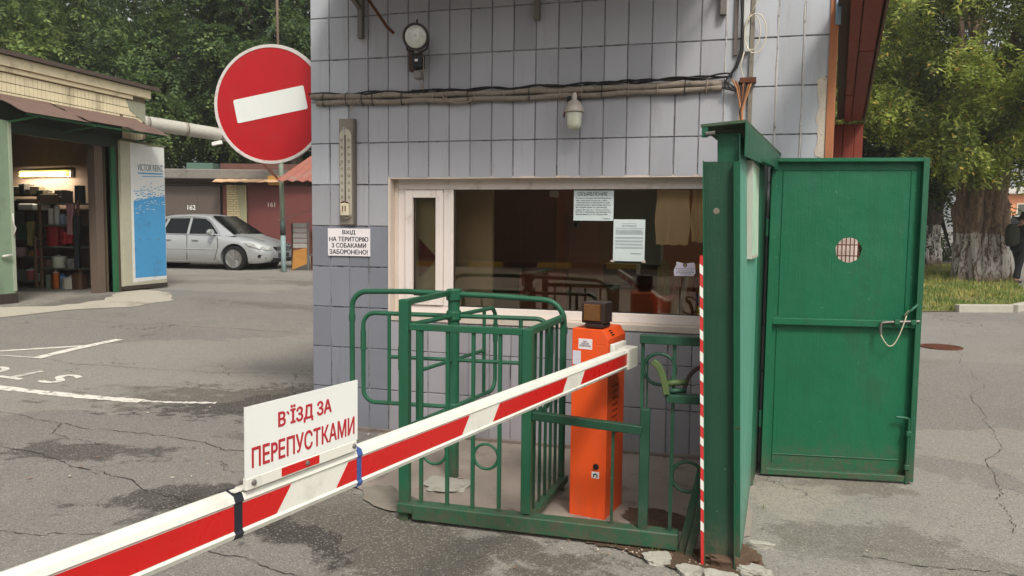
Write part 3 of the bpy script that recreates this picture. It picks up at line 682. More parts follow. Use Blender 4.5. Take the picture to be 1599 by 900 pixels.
text('title', 'ЯВЛЕНИЕ', INK, (1.992, .0962, 1.700), FX, FZ, .138, .024, p, bold=.0, proud=.0008)
for i, l in enumerate(('Правила въезда автомобилей на', 'парк. территорию осуществл. с 2000 г.', 'только пропуска по пропускам по всем', 'перемещение автотранспорта и', 'на территории по договору,', 'дней 700 грн за 1 сутки, оплата', 'места и парковка на въезде по', 'доверенности и по пропускам')):
    text('text_line', l, INK, (1.918+.002*(i % 3), .0962, 1.678-i*.0155), FX, FZ, .236-.012*((i*5) % 3), .0105, p, bold=.012, proud=.0006)
text('signature', 'Охрана', INK, (2.1, .0962, 1.544), FX, FZ, .05, .009, p, bold=.01, proud=.0006)
p = paper(2.175, 2.382, 1.27, 1.545, 'printed typed sheet stuck to the glass below the announcement')
b_ = MB(); rd = random.Random(4)
for z, n_ in ((1.515, 1), (1.503, 2), (1.484, 1), (1.472, 5), (1.44, 0), (1.425, 2), (1.403, 2), (1.382, 2), (1.36, 2)):
    for k in range(n_):
        x = 2.19 if z < 1.5 else 2.23
        while x < (2.368 if z < 1.5 else 2.33)-.01*rd.random():
            l = rd.uniform(.006, .02); b_.box(x, min(x+l, 2.37), .0957, .0963, z-k*.0065, z-k*.0065+.0028); x += l+.004
b_.box(2.29, 2.36, .0957, .0963, 1.318, 1.322); b_.build('print', INKB, p)
for x in (2.172, 2.378): MB().box(x-.012, x+.012, .0945, .0953, 1.262, 1.276).build('tape', plain('yellowed_tape', (190, 176, 160), .5), p)
p = thing('crest_notice', 'small torn edged white notice with a dark shield crest on the glass', 'notice', (2.64, .098, 1.175))
MB().prism([(2.578, 1.18), (2.70, 1.183), (2.712, 1.205), (2.706, 1.262), (2.697, 1.27), (2.64, 1.262), (2.60, 1.272), (2.588, 1.272), (2.59, 1.255), (2.575, 1.225), (2.573, 1.205)], .0965, .098).build('sheet', plain('bright_paper', (224, 214, 226), .8), p)
MB().prism([(2.632, 1.262), (2.656, 1.262), (2.657, 1.247), (2.644, 1.236), (2.631, 1.247)], .0957, .0964).build('crest', INK, p); MB().prism([(2.638, 1.256), (2.65, 1.257), (2.648, 1.246), (2.64, 1.243)], .0953, .0956).build('crest_field', plain('buff', (190, 170, 120), .8), p)
b_ = MB()
for z, a, c in ((1.228, 2.585, 2.7), (1.214, 2.6, 2.69), (1.204, 2.59, 2.695), (1.194, 2.615, 2.68)):
    x = a
    while x < c: l = rd.uniform(.006, .016); b_.box(x, x+l, .0957, .0963, z, z+.003); x += l+.003
b_.build('print', INKB, p)
t = thing('paper_slip', 'plain grey slip of paper stuck at the top edge of the large pane', 'paper', (1.78, .106, 1.69)); MB().box(1.735, 1.8, .105, .106, 1.69, 1.735).build('sheet', plain('dull_paper', (120, 118, 112), .8), t)

# ---------------------------------------------------------------- fittings on the wall
# no dogs sign
SIGNW = plain('sign_enamel', (232, 224, 224), .4, var=.03, dirt=(190, 176, 170), dirt_amt=.3)
t = thing('dog_ban_sign', 'white wall sign forbidding entry with dogs in black capitals below the thermometer', 'sign', (.3, -.012, 1.267))
MB().box(.135, .466, -.012, -.004, 1.268, 1.464).build('plate', SIGNW, t, bevel=.001)
for l, x0, w_, z in (('ВХІД', .252, .1, 1.418), ('НА ТЕРИТОРІЮ', .148, .305, 1.372), ('З СОБАКАМИ', .165, .27, 1.327), ('ЗАБОРОНЕНО!', .148, .3, 1.281)):
    text('lettering', l, INK, (x0, -.0122, z), FX, FZ, w_, .033, t, bold=.032, proud=.0006)
# thermometer
t = thing('thermometer', 'long rusty outdoor thermometer on a weathered wooden board', 'thermometer', (.29, -.02, 1.49))
MB().box(.235, .345, -.022, -.004, 1.492, 2.235).build('board', GWOOD, t, bevel=.002)
MB().box(.346, .363, -.03, -.004, 1.492, 2.232).build('side_batten', plain('dark_batten', (92, 84, 78), .8), t, bevel=.002)
sc_ = MB(); pts = [(.243+.0, 1.56)]; poly = []
for k in range(13): a = PI*k/12; poly.append((.288+.046*math.cos(a), 2.115+.05*math.sin(a)))
for k in range(13): a = PI+PI*k/12; poly.append((.288+.046*math.cos(a), 1.58+.05*math.sin(a)))
sc_.prism(poly, -.032, -.023); scale = sc_.build('scale_plate', plain('thermo_enamel', (180, 172, 156), .5, var=.1, dirt=(120, 84, 54), dirt_amt=.8, dsc=14), t, bevel=.002)
THI = plain('scale_ink', (70, 62, 56), .7)
for i, sgn in enumerate(('50', '40', '30', '20', '10', '0', '10', '20', '30', '40')):
    z = 2.075-i*.05; text('scale_number', sgn, THI, (.305, -.0323, z), FX, FZ, .018, .02, scale, bold=.01, proud=.0004); text('scale_number', sgn, THI, (.252, -.0323, z), FX, FZ, .016, .02, scale, bold=.01, proud=.0004)
MB().tube([(.288, -.036, 1.66), (.288, -.036, 2.12)], .0045, 6).build('tube', THI, t)
MB().tube([(.28, -.036, 2.13), (.276, -.04, 2.17), (.29, -.04, 2.185), (.296, -.034, 2.165)], .004, 5).build('hook', CAULK, t)
bu = MB().box(.258, .325, -.062, -.033, 1.555, 1.64).build('bulb_guard', plain('guard_enamel', (206, 194, 168), .5, dirt=(110, 70, 40), dirt_amt=.8, dsc=14), t, bevel=.006, seg=2)
for x in (.276, .296): MB().box(x, x+.008, -.0632, -.0621, 1.585, 1.625).build('slot', RUST, bu)
MB().tube([(.262, -.05, 1.642), (.288, -.055, 1.655), (.32, -.05, 1.642)], .006, 6).build('clip', RUST, bu)
# conduit bundle along the wall
t = thing('cable_conduit', 'dirty grey cable conduit running across the tiles over the window', 'conduit', (1.45, -.03, 2.35))
def sagline(x0, x1, z0, z1, y, n=40, amp=.004, sag=.0, ph=0):
    return [(x0+(x1-x0)*i/n, y+amp*math.sin(i*1.3+ph), z0+(z1-z0)*i/n+amp*math.sin(i*.9+ph*2)-sag*math.sin(PI*i/n)) for i in range(n+1)]
CD = plain('dirty_conduit', (138, 126, 114), .85, var=.25, dirt=(62, 54, 46), dirt_amt=.85, bump=.9, sc=30, dsc=24)
MB().tube(sagline(.02, 2.84, 2.394, 2.385, -.022, sag=.012), .021, 10).build('conduit', CD, t, smooth=True)
MB().tube(sagline(.06, 2.84, 2.352, 2.352, -.022, sag=.016, ph=2), .019, 10).build('conduit', CD, t, smooth=True)
CB = plain('black_cable', (30, 28, 28), .6)
for k in range(3): MB().tube(sagline(.0+.4*k, 2.9, 2.412-.006*k, 2.418+.006*k, -.03-.006*k, 50, .008, .01, k*2), .006, 5).build('cable', CB, t, smooth=True)
TI = plain('tie_wire', (150, 132, 116), .6, dirt=(90, 60, 40), dirt_amt=.6)
for x in (.12, .3, .42, .5, .72, .95, 1.05, 1.2, 1.45, 1.62, 1.83, 1.97, 2.1, 2.27, 2.45, 2.62, 2.75):
    zc = 2.372-.014*math.sin(PI*x/2.84); pts = [(x+random.uniform(-.003, .003), -.022+.028*math.cos(a), zc+.047*math.sin(a)) for a in [2*PI*k/12 for k in range(12)]]
    MB().tube(pts, .003, 5, closed=True).build('tie', TI if int(x*100) % 2 else CB, t)
b_ = MB(); b_.tube([(1.02, -.04, 2.36), (1.06, -.05, 2.325), (1.14, -.05, 2.31), (1.22, -.05, 2.322), (1.25, -.04, 2.36)], .005, 5); b_.tube([(.33, -.04, 2.34), (.34, -.045, 2.28), (.355, -.045, 2.3), (.36, -.04, 2.35)], .003, 5); b_.build('loose_wire', TI, t)
# vertical trunking with bundle at the right
t = thing('cable_riser', 'white cable trunking with black cables and looped white wire at the right of the wall', 'cables', (2.97, -.03, 2.15))
MB().box(2.955, 2.992, -.03, -.004, 2.565, 3.3).build('trunking', plain('white_trunking', (196, 196, 192), .5, dirt=(120, 116, 110), dirt_amt=.6), t, bevel=.002)
MB().box(2.998, 3.022, -.022, -.004, 2.1, 3.3).build('batten', GWOOD, t); MB().box(2.905, 2.925, -.02, -.004, 2.55, 3.25).build('batten', plain('mauve_batten', (112, 98, 92), .8), t)
for k in range(3): MB().tube([(2.93+.006*k, -.04, 3.3), (2.935+.005*k, -.045, 2.9), (2.95, -.045, 2.75), (2.948+.004*k, -.045, 2.58), (2.915+.005*k, -.045, 2.47), (2.86, -.045, 2.39), (2.86+.03*k, -.05, 2.345), (2.93+.02*k, -.05, 2.325), (2.96+.01*k, -.045, 2.36)], .0065, 6).build('cable', CB, t, smooth=True)
for k in range(2):
    b_ = MB(); pts = [(2.962+(.046+.018*k)*(1-math.cos(a)), -.05-.004*k, 2.672-.008*k+(.105+.012*k)*math.sin(a)) for a in [2*PI*j/24 for j in range(24)]]
    b_.tube(pts, .0035, 5, closed=True); b_.build('wire_loop', plain('cream_wire', (206, 196, 176), .5), t, smooth=True)
MB().tube([(2.99, -.05, 2.77), (3.03, -.04, 2.85), (3.06, -.03, 2.95), (3.09, -.02, 3.1)], .0035, 5).build('white_wire', plain('cream_wire', (206, 196, 176), .5), t, smooth=True)
b_ = MB(); b_.tube([(2.965, -.05, 2.56), (2.945, -.05, 2.48), (2.96, -.05, 2.42), (2.975, -.05, 2.35)], .0035, 5); b_.build('white_wire', MC['cream_wire'], t, smooth=True)
for k in range(7):
    a = k*.9; b_ = MB(); b_.tube([(2.9+.02*k, -.045, 2.4-.01*(k % 3)), (2.93+.012*k, -.055, 2.34), (2.945+.006*k, -.06, 2.27), (2.95+.006*math.cos(a)+.002*k, -.07+.008*math.sin(a), 2.2), (2.945+.004*k, -.16, 2.1), (2.94+.004*k, -.4, 1.98)], .006, 5)
    b_.build('cable', plain('copper_brown_cable', (134, 82, 50), .6) if k % 2 else CB if k % 3 else plain('tan_cable', (168, 120, 78), .6), t, smooth=True)
MB().box(2.945, 3.04, -.06, -.004, 2.375, 2.405).build('junction_bracket', RUST, t)
# floodlight
t = thing('floodlight', 'round glass floodlight with black motion sensor on the tiled wall', 'floodlight', (.86, -.1, 2.42))
DG = plain('lamp_housing', (58, 50, 48), .5); 
T_ = Matrix.Translation((.875, -.16, 2.735)) @ Matrix.Rotation(math.radians(8), 4, 'Z') @ Matrix.Rotation(math.radians(12), 4, 'X')
MB().lathe((0, 0, 0), [(.03, .1), (.07, .07), (.088, .01), (.09, -.012), (.078, -.014), (.076, -.004)], 28, 'Y', T_).build('lamp_head', DG, t, smooth='auto')
MB().lathe((0, 0, 0), [(.077, -.004), (.07, -.016), (.04, -.024), (.0, -.027)], 28, 'Y', T_).build('lens', plain('frosted_lens', (206, 206, 196), .12, var=.12, spec=.9, bump=.05), t, smooth=True)
MB().tube([(.875, -.15, 2.82), (.875, -.14, 2.85)], .007, 6).build('top_screw', DG, t)
MB().box(.775, .82, -.04, -.004, 2.54, 2.70).build('wall_plate', plain('rust_plate', (88, 62, 54), .8), t)
MB().bar((.8, -.03, 2.6), (.87, -.14, 2.66), .02, .025).build('arm', plain('pale_arm', (176, 170, 166), .5), t)
MB().tube([(.79, -.14, 2.735), (.80, -.13, 2.66), (.87, -.12, 2.63), (.94, -.13, 2.66), (.955, -.14, 2.72)], .008, 6).build('yoke', DG, t)
sn = MB().box(.822, .9, -.12, -.05, 2.54, 2.64).build('sensor', BLACK, t, bevel=.012, seg=2)
MB().box(.85, .872, -.1225, -.1205, 2.585, 2.6).build('sensor_label', SIGNW, sn)
MB().box(.842, .895, -.13, -.07, 2.47, 2.525).build('sensor_eye', plain('sensor_grey', (120, 112, 110), .4), t, bevel=.01, seg=2)
b_ = MB(); b_.tube([(.87, -.1, 2.47), (.88, -.08, 2.44), (.875, -.04, 2.41)], .004, 5); b_.tube([(.89, -.1, 2.66), (.905, -.1, 2.6), (.9, -.09, 2.52), (.885, -.05, 2.42)], .0035, 5); b_.build('wire', TI, t)
# jar lamp
t = thing('jar_lamp', 'old ribbed glass jar lamp with rusty cap hanging under the conduit', 'lamp', (1.93, -.09, 2.1))
MB().lathe((1.935, -.1, 0), [(.01, 2.345), (.018, 2.33), (.018, 2.30), (.04, 2.285), (.06, 2.25), (.064, 2.232), (.064, 2.222), (.05, 2.218)], 24).build('cap', plain('pinkish_rusty_cap', (176, 164, 154), .5, .2, dirt=(104, 60, 40), dirt_amt=.8, dsc=14), t, smooth='auto')
pr_ = [(.05, 2.22)]+[(.050-.0006*k+(.0025 if k % 2 else 0), 2.215-.008*k) for k in range(10)]+[(.042, 2.13), (.034, 2.118), (.02, 2.11), (.0, 2.108)]
MB().lathe((1.935, -.1, 0), pr_, 24).build('glass_jar', plain('milky_glass', (204, 204, 184), .15, var=.12, spec=.8, dirt=(160, 150, 120), dirt_amt=.4), t, smooth=True)
MB().box(1.88, 1.955, -.06, -.004, 2.26, 2.33).build('wall_box', BLACK, t, bevel=.004); MB().tube([(1.875, -.1, 2.25), (1.868, -.1, 2.19)], .006, 6).build('clamp', RUST, t); MB().bar((1.935, -.03, 2.33), (1.935, -.1, 2.34), .03, .02).build('arm', RUST, t)
# no entry sign on an arm from the side wall
t = thing('no_entry_sign', 'large round red no entry sign with white bar and rim', 'road sign', (-.515, .249, 1.95))
cS = Vector((-.515, .30, 2.408))
Rz = Matrix.Rotation(math.radians(6.0), 4, 'Z') @ Matrix.Rotation(math.radians(2), 4, 'X')
T_ = Matrix.Translation(cS) @ Matrix.Rotation(math.radians(9), 4, 'Z') @ Matrix.Rotation(math.radians(-11), 4, 'Y')
SR = plain('sign_red', (176, 22, 30), .42, var=.07, dirt=(150, 60, 60), dirt_amt=.3, bump=.03, scuff=.25); SWH = plain('sign_white', (222, 224, 218), .4, var=.03)
RR = .452
MB().lathe((0, 0, 0), [(RR, .008), (RR+.004, 0), (RR, -.012), (RR-.022, -.012), (RR-.024, -.006), (RR-.024, .006)], 64, 'Y', T_).build('rim', plain('rim_white', (206, 198, 192), .5, dirt=(140, 110, 96), dirt_amt=.6, dsc=12), t, smooth='auto')
MB().lathe((0, 0, 0), [(.0, .004), (RR-.02, .004), (RR-.02, -.008), (.0, -.008)], 64, 'Y', T_).build('disc', SR, t)
bar_ = []
for cx, cz, a0 in ((.275, .078, 0), (-.275, .078, 90), (-.275, -.078, 180), (.275, -.078, 270)):
    for k in range(4): a = math.radians(a0+30*k); bar_.append((cx+.012*math.cos(a), cz+.012*math.sin(a)))
MB().prism(bar_, -.0105, -.0082, T_).build('white_bar', SWH, t)
MB().lathe((0, 0, 0), [(RR-.01, .0081), (RR-.01, .02), (.05, .03), (0, .03)], 48, 'Y', T_).build('back_plate', GREY, t)
b_ = MB(); b_.tube([(-.40, .36, 2.15), (-.15, .45, 2.05), (.0, .5, 2.0)], .02, 8); b_.tube([(-.45, .36, 2.5), (.0, .55, 2.55)], .02, 8); b_.build('mounting_arm', plain('arm_dark', (70, 66, 60), .7), t, smooth=True)

# ================================================================ TURNSTILE AND RAILS
def arc(c, r, a0, a1, u, v, n=6):
    c, u, v = Vector(c), Vector(u), Vector(v)
    return [c+(u*math.cos(math.radians(a0+(a1-a0)*k/n))+v*math.sin(math.radians(a0+(a1-a0)*k/n)))*r for k in range(n+1)]
TX, TY = 1.375, -.79
t = thing('turnstile', 'green four armed turnstile with an arched guard pipe before the office window', 'turnstile', (TX, TY, 0))
MB().lathe((TX, TY, 0), [(.034, -.02), (.034, 1.1)], 16).build('post', GREEN_F, t, smooth='auto')
MB().lathe((TX, TY, 0), [(.0, 1.125), (.04, 1.122), (.046, 1.115), (.046, 1.06), (.038, 1.055)], 12).build('cap', GREEN_F, t)
def U3(dx, dy): return Vector((dx, dy, 0)).normalized()
rot = 3
for k in range(4):
    d = U3(math.cos(math.radians(rot+90*k+(0 if k % 2 == 0 else -12))), math.sin(math.radians(rot+90*k+(0 if k % 2 == 0 else -12))))
    P0 = Vector((TX, TY, 0)); up = Vector((0, 0, 1)); R_ = .565; r = .075; zt, zb = .965, .425
    loop = [P0+d*.03+up*zt]+arc(P0+d*(R_-r)+up*(zt-r), r, 90, 0, d, up)+arc(P0+d*(R_-r)+up*(zb+r), r, 0, -90, d, up)+[P0+d*.03+up*zb]
    arm = MB(); arm.tube(loop, .0135, 8); a_ = arm.build('arm', GREEN_F, t, smooth='auto')
    MB().tube([P0+d*.40+up*zt, P0+d*.40+up*zb], .012, 8).build('upright', GREEN_F, a_, smooth='auto')
    MB().tube([P0+d*.03+up*.705, P0+d*.40+up*.705], .0115, 8).build('middle_bar', GREEN_F, a_, smooth='auto')
    c_ = MB(); c_.tube([P0+d*(R_)+up*.86, P0+d*(R_)+up*.74], .0175, 8); c_.build('sleeve', GREEN_F, a_, smooth='auto')
MB().lathe((TX, TY, 0), [(.042, .94), (.045, .95), (.045, .985), (.042, .995)], 12).build('collar', GREEN_F, t); MB().lathe((TX, TY, 0), [(.042, .405), (.045, .41), (.045, .445), (.042, .45)], 12).build('collar', GREEN_F, t)
XL, XR = .722, 2.03
gp = [(XL, -.79, -.02), (XL, -.79, .98)]+arc((XL+.1, -.79, .99), .1, 180, 90, (1, 0, 0), (0, 0, 1))+[(TX-.3, -.79, 1.098), (TX+.3, -.79, 1.088), (XR-.12, -.79, 1.078)]+arc((XR-.12, -.79, .958), .12, 90, 0, (1, 0, 0), (0, 0, 1))+[(XR, -.79, .5), (XR, -.79, -.02)]
MB().tube(gp, .0165, 10).build('guard_arch', GREEN_F, t, smooth='auto')
for x, z in ((XL, .95), (XR, .93)): MB().tube([(x, -.79, z), (x, -.79, z-.04)], .021, 10).build('sleeve', GREEN_F, t, smooth='auto')
MB().bar((1.365, -1.46, 1.105), (TX-.02, TY-.02, 1.1), .028, .03).build('brace', GREEN_F, t, bevel=.003)

# enclosure of the turnstile and the low fence running to the pillar
YF = -1.47
t = thing('guard_railing', 'green square tube railing with bars and rings around the turnstile', 'railing', (1.7, YF, 0))
def post(x, y, z0, z1, w=.05, n='post', p=None): return MB().box(x-w/2, x+w/2, y-w/2, y+w/2, z0, z1).build(n, GREEN_F, p or t, bevel=.003)
post(1.36, YF, -.02, 1.12); post(1.995, YF, .1, 1.0, .048); post(XR+.004, -.83, -.02, .985, .03)
bx = MB().box(1.335, 2.72, YF-.045, YF+.03, .045, .093).build('bottom_rail', GREEN_F, t, bevel=.004)
MB().box(1.42, 2.72, YF-.050, YF-.0455, .02, .092).build('lower_plate', GREEN_F, t, bevel=.002)
MB().box(1.386, 1.97, YF-.018, YF+.018, .968, 1.0).build('top_rail', GREEN_F, t, bevel=.003)
MB().bar((2.0, YF+.03, .985), (XR, -.85, .985), .036, .032).build('side_rail', GREEN_F, t, bevel=.003)
MB().bar((2.0, YF+.03, .065), (XR+.02, -.80, .065), .045, .04).build('side_rail', GREEN_F, t, bevel=.003)
for x in (1.448, 1.587, 1.72, 1.856): MB().box(x-.0085, x+.0085, YF-.0085, YF+.0085, .09, .97).build('bar', GREEN_F, t)
for k in range(5):
    f = (k+.75)/6.0; x = 2.0+.03*f; y = YF+.03+(.62)*f
    MB().box(x-.007, x+.007, y-.007, y+.007, .08, .972).build('bar', GREEN_D, t)
def ring(x, y, z, r, p, m=GREEN_F, w=.0075):
    return MB().tube([(x+r*math.cos(2*PI*k/32), y, z+r*math.sin(2*PI*k/32)) for k in range(32)], w, 6, closed=True).build('ring', m, p, smooth=True)
ring(1.517, YF, .362, .064, t); ring(1.788, YF, .36, .062, t)
t = thing('low_fence', 'broken green fence section between the railing and the pillar', 'fence', (2.4, YF, .09))
MB().bar((2.02, YF, .583), (2.545, YF-.012, .556), .04, .04).build('top_rail', GREEN_D, t, bevel=.003)
MB().box(2.534, 2.578, YF-.022, YF+.022, .093, .655).build('post', GREEN_D, t, bevel=.003)
MB().box(2.403, 2.416, YF-.006, YF+.006, .09, .55).build('bar', GREEN_D, t)
MB().box(2.525, 2.84, YF-.03, YF+.01, .96, 1.0).build('upper_rail', GREEN_D, t, bevel=.003)
MB().box(2.53, 2.545, YF-.012, YF+.003, .6555, .96).build('bar', GREEN_D, t); MB().box(2.672, 2.688, YF-.012, YF+.003, .09, .96).build('bar', GREEN_D, t)
MB().box(2.555, 2.562, YF+.02, YF+.03, .09, .9).build('bar', GREEN_D, t)
ring(2.615, YF, .842, .072, t, GREEN_D, .008); ring(2.752, YF, .352, .07, t, GREEN_D, .008)
MB().prism([(2.64, .735), (2.655, .70), (2.84, .70), (2.84, .738)], YF-.05, YF+.02).build('ledge', GREEN_D, t, bevel=.003)
OL = plain('olive_flaking_paint', (80, 98, 56), .6, var=.2, dirt=(70, 76, 44), dirt_amt=.6, dsc=18)
t = thing('bent_seat_frame', 'bent olive green strap frame standing on the fence ledge beside the pillar', 'frame', (2.7, YF-.02, .738))
def strap(pts, w, th, name, m):
    b_ = MB(); pts = [Vector(p) for p in pts]; Q = []
    for i in range(len(pts)-1):
        p0, p1, p2, p3 = pts[max(i-1, 0)], pts[i], pts[i+1], pts[min(i+2, len(pts)-1)]
        for k in range(5):
            s = k/5; Q.append(.5*((2*p1)+(-p0+p2)*s+(2*p0-5*p1+4*p2-p3)*s*s+(-p0+3*p1-3*p2+p3)*s**3))
    Q.append(pts[-1]); vs = []; fs = []
    for i, p in enumerate(Q):
        tt = (Q[min(i+1, len(Q)-1)]-Q[max(i-1, 0)]).normalized(); n_ = Vector((0, 1, 0)); s_ = tt.cross(n_).normalized()
        for a, c in ((-1, -1), (1, -1), (1, 1), (-1, 1)): vs.append(p+s_*a*w/2+n_*c*th/2)
    for i in range(len(Q)-1):
        for k in range(4): fs.append((i*4+k, i*4+(k+1) % 4, i*4+4+(k+1) % 4, i*4+4+k))
    fs.append((0, 1, 2, 3)); fs.append(tuple((len(Q)-1)*4+k for k in range(4)))
    return b_.add(vs, fs).build(name, m, t, bevel=.003)
strap([(2.585, YF-.05, .885), (2.615, YF-.05, .862), (2.64, YF-.05, .80), (2.652, YF-.05, .738)], .028, .03, 'front_arm', OL)
strap([(2.725, YF, .742), (2.74, YF, .80), (2.765, YF, .84), (2.80, YF, .865), (2.83, YF, .875)], .018, .018, 'rear_arm', plain('dark_brown_paint', (52, 40, 34), .6))
MB().tube([(2.65, YF-.03, .782), (2.68, YF-.02, .788), (2.735, YF, .79)], .014, 7).build('cross_tube', OL, t, smooth=True); MB().tube([(2.655, YF-.03, .75), (2.735, YF, .752)], .012, 7).build('cross_tube', GREEN_D, t, smooth=True)
MB().tube([(2.74, YF-.01, .785), (2.765, YF-.01, .778), (2.79, YF-.01, .785), (2.82, YF-.01, .79)], .0018, 4).build('wire', CB, t)
for (a, c, lab) in (((2.735, -1.50, -.0), (2.815, -1.47, .40), 'left of the two dark green boards leaning on the back of the pillar'), ((2.768, -1.53, -.0), (2.835, -1.50, .30), 'shorter right board of the two leaning behind the striped pillar edge')):
    bd = MB().bar(a, c, .018, .036, (1, 0, 0)).build('leaning_board', GREEN_D, bevel=.003); tag(bd, lab, 'board', 'boards leaning on the pillar')

# ================================================================ BOOM BARRIER
BX, BY = 2.272, -1.06
Rb = Matrix.Translation((BX, BY, 0)) @ Matrix.Rotation(math.radians(-11), 4, 'Z')
t = thing('boom_barrier', 'orange barrier cabinet with amber lamp and a red and white striped boom', 'barrier', (BX, BY, 0))
W2, D2, H = .097, .135, .975
bd = MB(); pl = [(-W2, -D2), (W2, -D2), (W2, D2), (-W2, D2)]
bd.box(-W2, W2, -D2, D2, .0, .90, Rb); cab = bd.build('cabinet', ORANGE, t, bevel=.0015)
ld = MB(); vs = [(-W2, -D2, .9005), (W2, -D2, .9005), (W2, D2, .9005), (-W2, D2, .9005), (-W2, -D2, H), (W2-.03, -D2, H), (W2, -D2, H-.045), (-W2, D2, H), (W2-.03, D2, H), (W2, D2, H-.045)]
ld.add(vs, [(0, 1, 6, 5, 4), (1, 2, 9, 6), (2, 3, 7, 8, 9), (3, 0, 4, 7), (4, 5, 8, 7), (5, 6, 9, 8), (3, 2, 1, 0)], Rb); ld.build('lid', ORANGE, t, bevel=.0015)
lv = MB()
for k in range(9): lv.box(W2, W2+.004, -.06, .02, .42+k*.032, .43+k*.032, Rb)
lv.build('louvre', plain('orange_dark_slot', (170, 60, 26), .5), cab)
for k in range(3): MB().box(W2-.022+k*.008, W2-.018+k*.008, -.07, -.035, H-.012-k*.010, H-.008-k*.010, Rb).build('vent_slot', BLACK, cab)
yf = -D2-.001
MB().box(-.062, .012, yf, -D2+.0005, .872, .925, Rb).build('rating_label', SIGNW, cab)
lb = Rb @ Vector((-.056, yf-.0005, .885)); ub = Rb.to_3x3() @ Vector((1, 0, 0))
text('label_text', 'УВАГА\nШЛАГБАУМ\nАВТОМАТИЧНИЙ', INK, lb, ub, FZ, .06, .03, cab, bold=.01, proud=.0004, align='CENTER')
MB().box(-.092, -.048, yf, -D2+.0005, .79, .862, Rb).build('rating_label', plain('pale_sticker', (206, 206, 216), .5), cab)
T_ = Rb @ Matrix.Translation((.045, yf, .275)); MB().lathe((0, 0, 0), [(.0, -.008), (.012, -.008), (.016, 0), (.016, .002)], 16, 'Y', T_).build('key_lock', BLACK, cab)
lk = MB().box(.022, .062, yf, -D2+.0005, .215, .248, Rb).build('lock_label', SIGNW, cab); MB().box(.03, .036, yf-.001, yf, .22, .236, Rb).box(.048, .054, yf-.001, yf, .22, .236, Rb).box(.036, .048, yf-.001, yf, .232, .24, Rb).build('lock_mark', INK, lk)
lm = MB().box(-.038, .062, -.12, -.005, H+.004, H+.028, Rb).build('lamp_foot', BROWNPL, t, bevel=.006)
MB().box(-.055, .07, -.12, -.0, H+.028, H+.135, Rb).build('flash_lamp', BROWNPL, t, bevel=.007, seg=2)
MB().box(-.042, .048, -.128, -.1195, H+.042, H+.125, Rb).build('amber_lens', plain('amber_brown_lens', (104, 66, 26), .12, var=.3, sc=14, spec=.8, bump=.05), t, bevel=.003)
# bracket and boom
dB = Vector((-.218, -.976, .0088)).normalized(); P1 = Vector((2.424, -1.30, .852)); sideB = Vector((.976, -.218, 0)); upB = sideB.cross(dB)*1.0
if upB.z < 0: upB = -upB
TB = Matrix((dB, sideB, upB)).transposed().to_4x4(); TB.translation = P1
bk = MB(); bk.box(-.13, .0, -.028, .034, -.052, .05, TB); bk.build('boom_clamp', plain('clamp_white', (206, 202, 190), .4, dirt=(120, 110, 100), dirt_amt=.3), t, bevel=.003)
bp = MB().box(-.15, .03, -.055, -.034, -.04, .07, TB).build('clamp_plate', WHITE, t, bevel=.003)
for x in (-.11, -.06, -.01): MB().lathe((0, 0, 0), [(.0, -.006), (.008, -.006), (.008, .0)], 8, 'Y', TB @ Matrix.Translation((x, -.055, .056)) @ Matrix.Rotation(PI, 4, 'Z')).build('bolt', BLACK, bp)
L = 4.2
prof = [(-.022, -.046), (.0, -.052), (.022, -.046), (.027, -.035), (.0225, -.03), (.0225, .026), (.027, .031), (.022, .044), (.0, .052), (-.022, .044), (-.027, .031), (-.0225, .026), (-.0225, -.03), (-.027, -.035)]
bm_ = MB(); n = len(prof); vs = [(x, p[0], p[1]) for x in (0, L) for p in prof]
bm_.add(vs, [tuple(range(n))[::-1], tuple(range(n, 2*n))]+[(i, (i+1) % n, n+(i+1) % n, n+i) for i in range(n)], TB)
BW = plain('boom_white', (222, 220, 208), .3, var=.03, dirt=(166, 160, 146), dirt_amt=.4, bump=.04, dsc=6, scuff=.3)
boom = bm_.build('boom', BW, t)
me = boom.data
# red stripes: slanted panels on both faces. positions measured along the boom
def stripe(a0, a1, side, lean=.045):
    y = -.0228 if side < 0 else .0228; z0, z1 = -.0285, .0245
    vs = []
    for yy in (y, y-.0006*(1 if side < 0 else -1)):
        vs += [(a0+(lean if a0 > .02 else 0), yy, z0), (a1+lean, yy, z0), (a1, yy, z1), (a0, yy, z1)]
    MB().add(vs, [(0, 1, 2, 3), (4, 5, 6, 7), (0, 1, 5, 4), (1, 2, 6, 5), (2, 3, 7, 6), (3, 0, 4, 7)], TB).build('stripe', RED, boom)
A_TAPE1, A_TAPE2, A_S0, A_S1, S_H = 2.004, 2.392, 2.03, 2.39, .15
for a0, a1 in ((.002, .53), (.712, 1.277), (1.472, 2.054), (2.25, 2.83), (3.02, 3.6), (3.79, 4.12)):
    for sd_ in (-1, 1): stripe(a0, a1, sd_)
for a, m in ((A_TAPE1, plain('blue_tape', (58, 84, 140), .5)), (A_TAPE2, plain('black_tape', (34, 36, 44), .45))):
    w_ = .018 if a < 2.1 else .022
    pr2 = [(p[0]*1.06, p[1]*1.04) for p in prof]; vs = [(x, p[0], p[1]) for x in (a, a+w_) for p in pr2]
    MB().add(vs, [tuple(range(n))[::-1], tuple(range(n, 2*n))]+[(i, (i+1) % n, n+(i+1) % n, n+i) for i in range(n)], TB).build('tape', m, boom)
